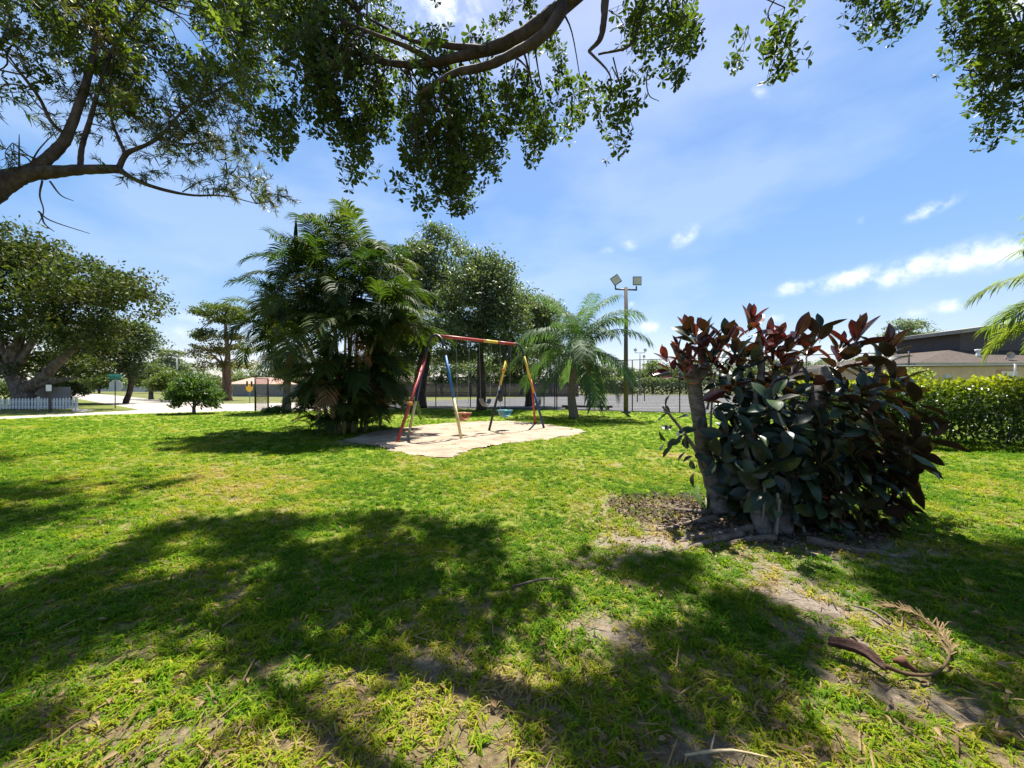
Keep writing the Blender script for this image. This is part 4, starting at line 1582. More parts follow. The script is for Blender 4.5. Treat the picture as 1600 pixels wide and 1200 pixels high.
def swing_set():
    tl, tr_ = Q(681, 525, 11.3), Q(805, 541, 13.6)
    tl[2] = tr_[2] = 3.0
    c = (tl + tr_) / 2
    root = thing('swing_set', 'painted metal swing frame in red, blue, yellow and black on the sand patch', 'swing set', (c[0], c[1], 0))
    r = .042

    def seg(name, a, b, m, rr=r):
        mb = MB()
        V, F = tube_vf([a, b], [rr, rr], 10)
        mb.add(V, F)
        return mb.build(name, m, root)
    # beam
    for t0, t1, m in ((.02, .55, P_RED), (.55, .74, P_YEL), (.74, .98, P_RED)):
        seg('beam', tl + (tr_ - tl) * t0, tl + (tr_ - tl) * t1, m, .05)

    def leg(end, foot, cols, arch=True):
        # cols: list of (fraction from top, material)
        foot = np.array(foot)
        out = nrm((foot - end) * np.array([1, 1, 0]))
        s = end + out * .30 + np.array([0, 0, -.34])
        if arch:
            mb = MB()
            P = [end + np.array([0, 0, .02]), end + out * .12 + np.array([0, 0, -.03]), end + out * .22 + np.array([0, 0, -.14]), s]
            P = smooth_path(P, 5)
            V, F = tube_vf(P, np.full(len(P), r), 10)
            mb.add(V, F)
            mb.build('bend', P_BLACK, root)
        for (f0, f1, m) in cols:
            seg('leg', s + (foot - s) * f0, s + (foot - s) * f1, m)
        return s
    s1 = leg(tl, G(638, 681), [(0, .13, P_BLACK), (.13, .6, P_NAVY), (.6, .995, P_CREAM)])
    leg(tl, G(721, 687), [(0, .10, P_BLACK), (.10, .56, P_BLUE), (.56, .995, P_CREAM)])
    s2 = leg(tr_, G(764, 673), [(0, .1, P_BLACK), (.1, .42, P_YEL), (.42, .995, P_BLACK)])
    s3 = leg(tr_, G(850, 669), [(0, .03, P_BLACK), (.03, .34, P_YEL), (.34, .52, P_ORANGE), (.52, .995, P_NAVY)])
    # braces
    f1 = G(620, 692)
    f2 = G(636, 680)
    a = s1 + (G(638, 681) - s1) * .12
    seg('brace', a, f1, P_RED)
    seg('brace', s3 + (G(850, 669) - s3) * .42, G(836, 663), P_RED)
    # clasps where braces are bolted
    for p in (a + (f1 - a) * .56, s2 + (G(764, 673) - s2) * .22):
        mb = MB()
        V, F = tube_vf([p - np.array([0, 0, .05]), p + np.array([0, 0, .05])], [.07, .07], 8)
        mb.add(V, F)
        mb.build('clamp', P_ORANGE, root)
    # hangers on the beam
    u = nrm(tr_ - tl)
    pr = np.array([-u[1], u[0], 0])

    def swing(name, label, t, seat_z, m, shape, drift, grip=False):
        h = tl + (tr_ - tl) * t - np.array([0, 0, .05])
        sp = .26
        sroot = thing(name, label, 'swing', (h[0], h[1], seat_z), 'swings hanging from the painted frame')
        ends = []
        for sg in (-1, 1):
            a_ = h + u * sp * sg
            b_ = np.array([h[0], h[1], seat_z + .24]) + u * .2 * sg + pr * drift
            # chain of thin links
            n = 36
            mb = MB()
            for k in range(n):
                p0 = a_ + (b_ - a_) * k / n
                p1 = a_ + (b_ - a_) * (k + .9) / n
                sd = (u if k % 2 else pr) * .008
                for q in (-1, 1):
                    V, F = tube_vf([p0 + sd * q, p1 + sd * q], [.003, .003], 4, cap=False)
                    mb.add(V, F)
            co = mb.build('chain', CHAIN, sroot)
            if grip and sg < 0:
                mb = MB()
                p0, p1 = a_ + (b_ - a_) * .68, a_ + (b_ - a_) * .86
                V, F = tube_vf([p0, p0 + (p1 - p0) * .1, p1 - (p1 - p0) * .1, p1], [.04, .085, .085, .04], 10)
                mb.add(V, F)
                mb.build_sub('grip', P_BLACK, co)
            ends.append(b_)
        c_ = np.array([h[0], h[1], seat_z]) + pr * drift
        mb = MB()
        # bucket: half bowl swept between the chains
        nu, nv = 11, 7
        V = []
        for i in range(nu):
            a2 = math.pi * i / (nu - 1)
            for j in range(nv):
                w = (j / (nv - 1) - .5)
                rad = .24 * (1 - .25 * (2 * w) ** 2)
                V.append(c_ + u * (-math.cos(a2) * rad) + pr * w * (.32 if shape == 'bucket' else .2) + np.array([0, 0, .26 - math.sin(a2) * (rad + .03)]))
        V = np.array(V)
        V2 = V * .92 + (c_ + np.array([0, 0, .26])) * .08
        n_ = len(V)
        F = []
        for i in range(nu - 1):
            for j in range(nv - 1):
                q = (i * nv + j, i * nv + j + 1, (i + 1) * nv + j + 1, (i + 1) * nv + j)
                F.append(q)
                F.append(tuple(x + n_ for x in q[::-1]))
        for i in range(nu - 1):
            for j in (0, nv - 1):
                F.append((i * nv + j, (i + 1) * nv + j, (i + 1) * nv + j + n_, i * nv + j + n_))
        for j in range(nv - 1):
            for i in (0, nu - 1):
                F.append((i * nv + j, i * nv + j + 1, i * nv + j + 1 + n_, i * nv + j + n_))
        mb.add(np.concatenate([V, V2]), F)
        mb.build('seat', m, sroot)
        if shape == 'bucket':
            for sg in (-1, 1):
                mb = MB()
                p = c_ + pr * .15 * sg + np.array([0, 0, .25])
                V, F = tube_vf([p - u * .22, p + u * .22], [.025, .025], 8)
                mb.add(V, F)
                mb.build('rim_bar', m, sroot)
    swing('swing', 'brown sling swing at the left end of the frame near the cream leg', .30, .42, P_BROWN, 'bucket', 0)
    swing('swing', 'teal bucket swing at the right end of the frame with a black chain grip', .86, .42, P_TEAL, 'bucket', .05, True)
    swing('swing', 'dark grey sling swing at the middle, in front of the straight oak trunk', .58, .85, GREY_PL, 'sling', 0)


swing_set()

# ------------------------------------------------------------------ rubber plant


def rubber_leaf_mesh(seed, mat, bend, fold, wid):
    r = np.random.default_rng(seed)
    nu = 9
    mb = MB()
    V = []
    for i in range(nu):
        s = i / (nu - 1)
        w = wid * 1.12 * math.sin(math.pi * min(1, s * .93 + .05)) ** .75 * (1 if s < .85 else (1 - (s - .85) / .15 * .75))
        y = .12 + .88 * s
        z = -bend * s * s
        wave = .012 * math.sin(s * 9 + seed)
        for x in (-1, -.5, 0, .5, 1):
            V.append((x * w, y, z + fold * abs(x) * w + wave * abs(x) - .03 * w * (x * x)))
    F = [(i * 5 + j, i * 5 + j + 1, (i + 1) * 5 + j + 1, (i + 1) * 5 + j) for i in range(nu - 1) for j in range(4)]
    mb.add(V, F, 0, r.random())
    V, F = tube_vf([(0, -.05, -.012), (0, .14, -.006)], [.011, .012], 5)
    mb.add(V, F, 1)
    V, F = tube_vf([(0, .12, -.006), (0, .5, -bend * .19 - .012), (0, .95, -bend * .85 - .008)], [.011, .008, .003], 4)
    mb.add(V, F, 1)
    return mb.mesh('leaf', [mat, RIB])


RIB = noise_mat('leaf_rib', [(.10, .05, .03), (.18, .09, .05)], 6, rough=.4)


def rubber_plant():
    global rng
    rng = np.random.default_rng(500)
    base = np.array([2.75, 4.3, 0])
    root = thing('rubber_plant', 'large burgundy rubber plant with thick pruned grey trunks and glossy dark leaves', 'plant', base)
    D = lambda px, py, d: Q(px, py, d)

    def stem(pts, rr, name='stem', m=RUB_BARK, n=10):
        mb = MB()
        limb(mb, pts, rr, n, 6, wob=.16)
        return mb.build(name, m, root)
    d1 = 4.75
    g = lambda px, py: G(px, py)
    stem([D(1128, 805, 4.5), D(1118, 765, 4.6), D(1102, 715, d1), D(1093, 660, d1), D(1086, 610, d1), D(1080, 570, d1)], [.16, .105, .09, .085, .085, .075], 'trunk')
    stem([D(1084, 600, d1), D(1100, 575, d1), D(1096, 545, d1), D(1118, 515, d1 - .1)], [.07, .06, .04, .02])
    stem([D(1080, 590, d1), D(1066, 560, d1), D(1050, 535, d1)], [.075, .06, .03])
    stem([D(1200, 850, 3.85), D(1178, 770, 4.1), D(1172, 700, 4.3), D(1180, 640, 4.4), D(1190, 580, 4.5), D(1185, 520, 4.5)], [.085, .07, .06, .05, .04, .015], 'trunk')
    stem([D(1215, 850, 3.9), D(1225, 760, 4.2), D(1250, 690, 4.3), D(1272, 640, 4.35), D(1288, 595, 4.4), D(1287, 572, 4.4)], [.12, .115, .108, .10, .09, .03], 'trunk')
    stem([D(1160, 790, 4.6), D(1150, 700, 4.8), D(1160, 620, 4.9), D(1150, 540, 5)], [.07, .06, .045, .02], 'trunk')
    stem([D(1230, 850, 4.0), D(1300, 740, 4.4), D(1350, 660, 4.5), D(1370, 590, 4.5), D(1375, 545, 4.5)], [.07, .06, .05, .035, .015], 'trunk')
    stem([D(1240, 845, 4.1), D(1320, 770, 4.2), D(1390, 720, 4.2), D(1450, 690, 4.2)], [.06, .045, .032, .015])
    stem([D(1112, 740, 4.6), D(1085, 700, 4.5), D(1060, 665, 4.5), D(1035, 635, 4.5)], [.03, .022, .018, .012])
    stem([D(1125, 770, 4.5), D(1150, 778, 4.4), D(1175, 800, 4.3)], [.08, .07, .04])
    # aerial roots and props
    for px, y0, y1, d in [(1215, 770, 845, 3.85), (1218, 780, 850, 3.8), (1253, 780, 840, 3.9), (1258, 775, 845, 4.0), (1195, 760, 850, 3.9), (1110, 560, 640, 4.7), (1117, 580, 690, 4.7), (1310, 770, 830, 4.0), (1365, 790, 828, 4.1), (1350, 800, 828, 4.15), (1240, 790, 842, 3.95), (1275, 700, 840, 4.1)]:
        a = D(px, y0, d)
        b = D(px + rng.normal() * 6, y1, d)
        b[2] = max(b[2], 0) if y1 < 700 else 0
        stem([a, a * .5 + b * .5 + rng.normal(size=3) * .02, b], [.014, .012, .014], 'aerial_root', m=noise_mat('root_skin_%d' % px, [(.12, .1, .08), (.25, .22, .18)], 8), n=6)
    # surface roots
    for pts in [[(1180, 830), (1120, 838), (1070, 845), (1010, 858)], [(1160, 840), (1110, 850), (1060, 862), (1000, 868)], [(1120, 815), (1070, 822), (1030, 830), (985, 822)], [(1110, 806), (1060, 800), (1025, 790), (985, 792)],
                [(1260, 850), (1330, 862), (1400, 870), (1460, 868)], [(1210, 846), (1160, 848), (1120, 856), (1090, 862)]]:
        P = [G(*p) for p in pts]
        for i, p in enumerate(P):
            p[2] = .035 - .018 * i
        stem(P, [.045, .032, .024, .012], 'root', ROOT_M, 7)
    # leaves
    lm = [rubber_leaf_mesh(510 + k, RUB_LEAF, b, f, w) for k, (b, f, w) in enumerate([(.12, .25, .2), (.22, .35, .21), (.05, .45, .18), (.32, .2, .22)])]
    rm = [rubber_leaf_mesh(520 + k, RUB_RED, b, f, w) for k, (b, f, w) in enumerate([(.05, .5, .18), (.12, .35, .2), (-.05, .55, .17)])]
    V, F = tube_vf([(0, 0, 0), (0, .08, .004), (0, .2, 0)], [.012, .017, .003], 6)
    sheath = MB().add(V, F).mesh('leaf_sheath', RUB_SHEATH)
    # px, py, depth, redness, size, n leaves, droop
    S = [(1078, 520, 4.6, .35, .24, 7), (1043, 560, 4.6, .9, .2, 5), (1105, 520, 4.7, .1, .22, 6), (1132, 528, 4.6, .4, .22, 6), (1150, 530, 4.9, .5, .22, 6), (1172, 505, 4.5, .9, .25, 8), (1190, 545, 4.6, .7, .2, 6),
         (1215, 560, 4.5, .9, .2, 6), (1200, 540, 4.9, .9, .2, 6), (1243, 528, 4.5, .95, .25, 6), (1262, 545, 4.7, .5, .22, 6), (1280, 520, 4.4, .25, .26, 6), (1312, 545, 4.6, .8, .22, 6), (1340, 525, 4.5, .75, .27, 7), (1320, 560, 4.5, .3, .24, 6),
         (1388, 545, 4.3, .15, .3, 8), (1372, 570, 4.4, .1, .27, 6), (1400, 600, 4.3, .1, .28, 6), (1432, 628, 4.1, .15, .27, 7), (1430, 660, 4.2, .1, .26, 6), (1450, 685, 4.1, .1, .24, 7), (1420, 700, 4.0, .15, .28, 7), (1430, 715, 4.2, 0, .24, 6),
         (1040, 640, 4.5, .1, .17, 4), (1050, 670, 4.5, 0, .17, 5), (1040, 690, 4.55, 0, .16, 5), (1070, 700, 4.5, 0, .16, 5), (1085, 670, 4.5, 0, .16, 3), (1080, 735, 4.5, 0, .15, 4), (1100, 640, 4.9, 0, .2, 5),
         (1140, 590, 4.5, .2, .24, 6), (1160, 630, 4.4, 0, .25, 6), (1135, 660, 4.5, 0, .24, 6), (1140, 710, 4.5, 0, .24, 6), (1125, 600, 4.8, .1, .22, 5), (1205, 600, 4.3, .2, .25, 6), (1230, 620, 4.2, .1, .25, 7), (1195, 660, 4.2, 0, .26, 6), (1240, 680, 4.05, .1, .27, 7),
         (1215, 720, 4.0, .05, .28, 8), (1190, 750, 4.0, 0, .27, 7), (1255, 745, 3.9, 0, .28, 8), (1295, 720, 3.9, 0, .28, 8), (1270, 600, 4.2, .2, .24, 6), (1310, 620, 4.1, 0, .26, 6), (1330, 660, 4.0, 0, .28, 8), (1355, 610, 4.2, 0, .26, 7), (1370, 650, 4.1, 0, .27, 7),
         (1300, 670, 4.0, .1, .27, 7), (1340, 710, 3.9, 0, .28, 8), (1385, 690, 4.0, .1, .27, 7), (1320, 760, 3.85, 0, .28, 8), (1370, 745, 3.9, 0, .28, 8), (1280, 780, 3.85, 0, .27, 7), (1345, 790, 3.9, 0, .27, 7), (1400, 740, 4.0, 0, .27, 7), (1235, 790, 3.85, 0, .24, 6), (1300, 800, 4.0, 0, .25, 6),
         (1260, 660, 4.6, 0, .26, 7), (1200, 700, 4.6, 0, .26, 7), (1330, 720, 4.5, 0, .27, 7), (1290, 760, 4.5, 0, .27, 7), (1380, 720, 4.5, 0, .27, 6), (1170, 680, 4.9, 0, .25, 6), (1350, 580, 4.8, .1, .25, 6), (1300, 590, 4.8, .1, .25, 6), (1230, 570, 4.9, .4, .23, 6), (1415, 765, 4.1, 0, .25, 6), (1385, 790, 4.1, 0, .24, 6), (1165, 560, 4.7, .2, .24, 6)]
    S += [(1060, 545, 4.5, .9, .17, 7), (1078, 560, 4.5, .8, .18, 7), (1098, 548, 4.5, .5, .2, 7), (1112, 565, 4.5, .6, .18, 6), (1050, 575, 4.6, .9, .15, 6), (1120, 545, 4.6, .3, .22, 7), (1088, 530, 4.5, .2, .25, 6), (1070, 580, 4.5, 1, .14, 6),
          (1435, 705, 4.1, .1, .26, 7), (1410, 740, 4.1, 0, .26, 7), (1410, 720, 4.0, 0, .3, 7), (1370, 800, 4.0, 0, .28, 7), (1300, 815, 3.9, 0, .26, 7), (1390, 770, 4.0, 0, .3, 7)]
    S += [(1215, 532, 4.5, .9, .22, 7), (1230, 550, 4.5, .7, .22, 7), (1196, 528, 4.6, .6, .22, 6), (1222, 570, 4.4, .5, .22, 7), (1150, 555, 4.4, .3, .22, 7), (1135, 580, 4.5, .2, .22, 6)]
    n0 = len(S)
    for _k in range(26):
        S.append((rng.uniform(1115, 1200), rng.uniform(560, 790), 4.3 + .5 * rng.random(), 0, .25, 6))
    for _k in range(16):
        S.append((rng.uniform(1190, 1400), rng.uniform(770, 830), 3.85 + .3 * rng.random(), 0, .24, 6))
    for _k in range(60):
        px, py = rng.uniform(1140, 1420), rng.uniform(585, 800)
        S.append((px, py, 4.2 + .8 * rng.random(), 0, .27, 7))
    for _k in range(24):
        S.append((rng.uniform(1180, 1400), rng.uniform(600, 790), 3.8 + .25 * rng.random(), 0, .26, 6))
    jobs = []
    for si, (px, py, d, red, sz, n) in enumerate(S):
        p = D(px, py, d)
        outw = nrm(np.array([(p[0] - base[0]) * .7, (p[1] - base[1]) * .6 - .35, 0]) + 1e-6)
        hi = np.clip((p[2] - .6) / 1.4, 0, 1)
        ax = nrm(outw * (.85 - .55 * hi) + np.array([0, 0, .25 + .85 * hi]) + rng.normal(size=3) * .15)
        u = nrm(np.cross(ax, [0.3, .2, 1.0]))
        w = np.cross(ax, u)
        a0 = rng.random() * 6.28
        for k in range(n):
            a = a0 + k * 2.4
            inner = k / max(n - 1, 1)
            pol = math.radians((88 - 22 * (p[2] > 1.75)) - 56 * inner + rng.normal() * 8)
            if hi < .55:
                pol += .3
            dv = ax * math.cos(pol) + (u * math.cos(a) + w * math.sin(a)) * math.sin(pol)
            org = p - ax * (.16 * (1 - inner)) + dv * .02
            nn = nrm(ax * math.sin(pol) - (u * math.cos(a) + w * math.sin(a)) * math.cos(pol) + rng.normal(size=3) * .25)
            m = (rm if rng.random() < red else lm)
            m = m[rng.integers(len(m))]
            s = sz * (1.3 if si < n0 else 1.08) * (.75 + .3 * rng.random()) * (1 - .25 * inner * (inner > .8))
            jobs.append((org[1], m, org, dv, nn, s))
        if red > .3 or rng.random() < .1:
            jobs.append((-1, sheath, p, ax, u, .35 + .35 * rng.random()))
    jobs.sort(key=lambda j: j[0])
    rest = MB()
    cnt = 0
    for _, m, org, dv, nn, s in jobs:
        R = frames(dv[None], nn[None])[0]
        M4 = Matrix(((R[0][0] * s, R[0][1] * s, R[0][2] * s, org[0]), (R[1][0] * s, R[1][1] * s, R[1][2] * s, org[1]), (R[2][0] * s, R[2][1] * s, R[2][2] * s, org[2]), (0, 0, 0, 1)))
        if m is sheath:
            inst('leaf_sheath', m, root, M4)
            continue
        cnt += 1
        if cnt <= 300:
            inst('leaf', m, root, M4)
        else:
            V = np.empty(len(m.vertices) * 3)
            m.vertices.foreach_get('co', V)
            V = (V.reshape(-1, 3) * s) @ R.T + org
            fs = [tuple(p.vertices) for p in m.polygons]
            mi = 0
            rest.add(V, fs, 0 if m in lm else 1, rng.random())
    if rest.n:
        kind(rest.build('inner_leaves', [RUB_LEAF, RUB_RED], root), 'stuff')
    # small straggly strap plant at the foot
    b = G(1105, 800)
    pl = thing('strap_plant', 'little tuft of strap leaves at the foot of the left rubber trunk', 'plant', b)
    mb = MB()
    for k in range(26):
        a = rng.random() * 6.28
        l = .25 + .25 * rng.random()
        dv = np.array([math.cos(a), math.sin(a), 0])
        wv = np.array([-math.sin(a), math.cos(a), 0]) * .009
        p0 = b + dv * .02
        p1 = p0 + dv * l * .4 + np.array([0, 0, l * .55])
        p2 = p0 + dv * l * .9 + np.array([0, 0, l * .35])
        mb.add(np.array([p0 - wv, p0 + wv, p1 + wv, p1 - wv, p2]), [(0, 1, 2, 3), (3, 2, 4)], 0, rng.random())
    mb.build('leaves', BUSH_LEAF, pl)['kind'] = 'stuff'


rubber_plant()

# ------------------------------------------------------------------ overhanging trees


def spray_mesh(name, kind_, seed, mats):
    r = np.random.default_rng(seed)
    mb = MB()
    if kind_ == 'oak':
        P = smooth_path([(0, 0, 0), (.02, .01, .15), (-.02, .03, .3), (.03, 0, .42)], 3)
        V, F = tube_vf(P, np.linspace(.006, .002, len(P)), 4)
        mb.add(V, F, 0)
        for k in range(12):
            t = (k + .6) / 12
            p = P[int(t * (len(P) - 1))]
            a = r.random() * 6.28
            q = p + np.array([math.cos(a), math.sin(a), .7]) * (.05 + .09 * r.random()) if k < 11 else P[-1]
            V, F = tube_vf([p, q], [.0025, .0015], 3, cap=False)
            mb.add(V, F, 0)
            ax = nrm(q - p + np.array([0, 0, .02]) + r.normal(size=3) * .02)
            n = r.integers(5, 8)
            u = nrm(np.cross(ax, [.3, .7, .2]))
            w = np.cross(ax, u)
            aa = np.arange(n) * 2.4 + r.random() * 6
            pol = np.radians(50 + 45 * r.random(n))
            Dv = ax[None] * np.cos(pol)[:, None] + (np.cos(aa)[:, None] * u + np.sin(aa)[:, None] * w) * np.sin(pol)[:, None]
            Nn = ax[None] + r.normal(size=(n, 3)) * .5
            rn = np.clip(r.random(n) * .6 + .35 * r.random(), 0, 1)
            scatter(mb, OBOV[0], OBOV[1], np.repeat(q[None], n, 0) + Dv * .006, frames(Dv, Nn), .06 + .03 * r.random(n), 1, rn)
    else:
        P = smooth_path([(0, 0, 0), (.03, .02, .2), (-.03, .03, .4), (.03, 0, .6)], 3)
        V, F = tube_vf(P, np.linspace(.007, .002, len(P)), 4)
        mb.add(V, F, 0)
        for k in range(7):
            t = (k + .5) / 7
            p = P[int(t * (len(P) - 1))]
            a = r.random() * 6.28
            q = p + np.array([math.cos(a), math.sin(a), .6]) * (.1 + .14 * r.random())
            V, F = tube_vf([p, q], [.003, .0015], 3, cap=False)
            mb.add(V, F, 0)
            n = 18
            s = r.random(n)[:, None]
            pos = p + (q - p) * s
            Dv = nrm(q - p)[None] * .7 + r.normal(size=(n, 3)) * .6
            scatter(mb, NEED[0] * np.array([1.15, 1, 1]), NEED[1], pos, frames(nrm(Dv), r.normal(size=(n, 3))), .11 + .08 * r.random(n), 1, np.clip(r.random(n) * .5 + .5 * r.random(), 0, 1))
    return mb.mesh(name, mats)


def dirM(p, dv, sc, spin):
    q = Vector(dv).to_track_quat('Z', 'Y')
    return Matrix.Translation(Vector([float(v) for v in p])) @ q.to_matrix().to_4x4() @ Matrix.Rotation(spin, 4, 'Z') @ Matrix.Scale(sc, 4)


def join_sprays(mb, me, M4):
    n = len(me.vertices)
    V = np.empty(n * 3)
    me.vertices.foreach_get('co', V)
    A = np.array(M4)
    V = V.reshape(-1, 3) @ A[:3, :3].T + A[:3, 3]
    key = me.name
    if key not in _cache:
        fs = {}
        for p in me.polygons:
            fs.setdefault((len(p.vertices), p.material_index), []).append(tuple(p.vertices))
        rr = np.empty(n)
        me.attributes['rnd'].data.foreach_get('value', rr)
        _cache[key] = ({k: np.array(v) for k, v in fs.items()}, rr)
    fs, rr = _cache[key]
    off = mb.n
    mb.V.append(V)
    mb.R.append(rr)
    for (k, mi), f in fs.items():
        mb.F.append(f.astype(np.int32) + off)
        mb.MI.append(np.full(len(f), mi, np.int32))
    mb.n += n


_cache = {}


def lower(px, pts):
    xs, ys = zip(*pts)
    return np.interp(px, xs, ys)


GAPS = [(480, 970, .13), (590, 975, .15), (690, 935, .1), (280, 1040, .14), (460, 1035, .15), (370, 1085, .2), (330, 1150, .22), (150, 1170, .28), (60, 1190, .25), (510, 1160, .15), (640, 1150, .13),
        (800, 1180, .2), (860, 1090, .28), (900, 1000, .32), (960, 930, .35), (1080, 960, .25), (1130, 1150, .28), (1180, 900, .3), (1290, 940, .35), (1370, 1000, .3), (1480, 1010, .3), (1540, 1120, .3), (1400, 1180, .2),
        (1060, 1080, .2), (750, 1000, .17), (850, 870, .3), (440, 890, .14), (240, 900, .18), (560, 860, .14), (340, 960, .13), (700, 1060, .16), (580, 1080, .14), (180, 1010, .16), (420, 1190, .2), (240, 1110, .14)]
GAPS = [(*G(a, b)[:2], r * .62) for a, b, r in GAPS]


def sunlit(p):
    # True where a spray here would shade one of the gaps in the crown's shadow
    g = p[:2] - p[2] * SUN[:2]
    return any((g[0] - a) ** 2 + (g[1] - b) ** 2 < (r + .14) ** 2 for a, b, r in GAPS)


def overhead_oak():
    global rng
    rng = np.random.default_rng(600)
    base = np.array([4.6, -2.6, 0])
    root = thing('shade_oak', 'large dark oak overhead whose leafy boughs hang across the top of the view', 'tree', base)
    mb = MB()
    limb(mb, [base, (4.6, -2.6, 1.6), (4.5, -2.4, 3.2), (4.3, -2.0, 4.6)], [.65, .5, .46, .4], 14, 6, wob=.1)
    mb.build('trunk', BARK_DARK, root)
    F0 = np.array([4.35, -2.1, 4.4])
    main = [F0, np.array([3.4, .6, 5.9]), Q(985, -95, 4.2), Q(905, -15, 4.2), Q(850, 33, 4.25), Q(790, 68, 4.3), Q(730, 86, 4.4), Q(660, 100, 4.55), Q(600, 97, 4.75), Q(540, 78, 5.0), Q(470, 60, 5.3)]
    limbs = []

    def L_(pts, rr, n=9):
        b = MB()
        limbs.append(limb(b, pts, rr, n, 6, wob=.14))
        b.build('limb', BARK_DARK, root)
    L_(main, [.32, .2, .11, .095, .085, .07, .056, .045, .035, .025, .012])
    L_([Q(880, 12, 4.2), Q(850, 55, 4.1), Q(800, 85, 4.1), Q(760, 103, 4.1), Q(715, 113, 4.15), Q(690, 125, 4.2), Q(650, 150, 4.3)], [.07, .06, .05, .045, .04, .03, .015], 7)
    L_([Q(760, 78, 4.3), Q(690, 70, 4.5), Q(640, 62, 4.7), Q(560, 20, 5)], [.05, .03, .022, .012], 6)
    L_([Q(680, 98, 4.5), Q(640, 75, 4.4), Q(590, 55, 4.4), Q(530, 30, 4.6)], [.035, .03, .02, .012], 6)
    L_([Q(985, -95, 4.2), Q(950, -20, 4.0), Q(944, 30, 3.9), Q(938, 60, 3.9), Q(920, 80, 3.9)], [.06, .045, .035, .028, .015], 7)
    L_([Q(985, -95, 4.2), Q(1010, -30, 4), Q(1000, 20, 4), Q(985, 70, 4), Q(935, 85, 3.95)], [.05, .035, .025, .015, .01], 6)
    L_([np.array([3.4, .6, 5.9]), (3.6, 3, 6.6), Q(1330, -60, 4.6), Q(1430, -20, 4.9), Q(1500, 0, 5.2)], [.18, .12, .06, .04, .02], 7)
    L_([F0, (5.2, 1, 6), (5.5, 3.2, 5.8), Q(1640, 30, 4.6), Q(1590, 60, 4.6)], [.22, .15, .08, .04, .02], 7)
    L_([F0, (1.5, .8, 7), (-1.5, 2.4, 7.8), (-4, 3.2, 7.6)], [.3, .22, .14, .05], 8)
    L_([F0, (2.5, 1.5, 7.5), (1.5, 4.2, 8.6), (-.5, 6, 9.4)], [.24, .18, .12, .04], 8)
    L_([F0, (3.8, 1.8, 7.2), (3.6, 4.5, 8.8), (3.8, 6, 9.6)], [.22, .16, .1, .04], 8)
    sm = [spray_mesh('leaf_spray', 'oak', 610 + k, [BARK_DARK, OAK_LEAF]) for k in range(4)]
    low = [(320, -40), (345, 60), (365, 20), (385, 150), (400, 205), (415, 150), (432, 232), (460, 245), (475, 150), (500, 170), (520, 215), (545, 290), (560, 250), (585, 225), (600, 170), (620, 205), (645, 285), (670, 250), (688, 345), (722, 320), (735, 245), (765, 262), (780, 180), (800, 185), (825, 225), (845, 240), (862, 160), (880, 185), (905, 200), (925, 135), (945, 150), (965, 222), (985, 180), (995, 95), (1020, 105), (1050, 115), (1072, 150), (1085, 80), (1100, -20)]
    parts = []
    tries = 0
    while len(parts) < 300 and tries < 30000:
        tries += 1
        px = rng.uniform(330, 1090)
        hi_ = lower(px, low)
        py = rng.uniform(-55, 345)
        lim = hi_ - 34
        if py > lim:
            continue
        nz = vnoise(np.array([px]), np.array([py]), .013, 2, 77)[0]
        dens = 1.0 if 450 < px < 900 else .55
        if px > 940:
            dens = .32
        if 640 < px < 735 and py < 62:
            dens = .1
        if nz < .44 and py < lim - 45 and rng.random() > .22:
            continue
        if rng.random() > dens:
            continue
        d = 4.2 + 1.3 * vnoise(np.array([px]), np.array([py]), .01, 2, 78)[0] + rng.normal() * .25
        if sunlit(Q(px, py + 15, d)):
            continue
        parts.append((px, py, d, (py > lim - 60)))
    # explicit hanging tassels
    tass = [(690, 250, 320, 4.6), (712, 260, 310, 4.6), (545, 235, 275, 4.6), (640, 240, 275, 4.5), (725, 220, 275, 4.6), (955, 130, 205, 3.7), (965, 190, 205, 3.7), (840, 190, 225, 4.2), (900, 150, 190, 4.0), (1065, 120, 140, 3.8), (1045, 75, 85, 3.9), (1062, 20, 25, 3.9), (1045, 20, 55, 4.1), (1015, 20, 75, 4.0), (440, 180, 225, 4.6), (455, 215, 235, 4.5), (395, 170, 200, 4.7), (350, 30, 70, 4.3), (570, 240, 250, 4.7), (760, 230, 255, 4.4),
            (1222, 10, 65, 3.9), (1213, 60, 78, 3.9), (1180, 68, 72, 3.9), (1310, 0, 5, 4.4), (1360, 5, 35, 4.4), (1390, -10, 25, 4.4), (1440, -10, 15, 4.6), (1370, 38, 45, 4.4), (1335, -5, 15, 4.4),
            (1500, -20, 60, 4.6), (1530, 0, 60, 4.6), (1560, 0, 80, 4.6), (1590, 20, 120, 4.6), (1520, 70, 140, 4.7), (1550, 80, 130, 4.7), (1580, 110, 150, 4.7), (1560, 150, 205, 4.6), (1545, 180, 208, 4.6), (1505, 135, 148, 4.7), (1600, 60, 180, 4.5), (1490, 10, 70, 4.6), (1540, 30, 100, 4.6)]
    for px, y0, y1, d in tass:
        n = max(1, int((y1 - y0) / 24) + 1)
        for k in range(n):
            parts.append((px + rng.normal() * 5, y0 + (y1 - y0) * k / max(n - 1, 1) - 26, d + rng.normal() * .08, True))
    allL = np.concatenate(limbs[:8])
    order = rng.permutation(len(parts))
    far = MB()
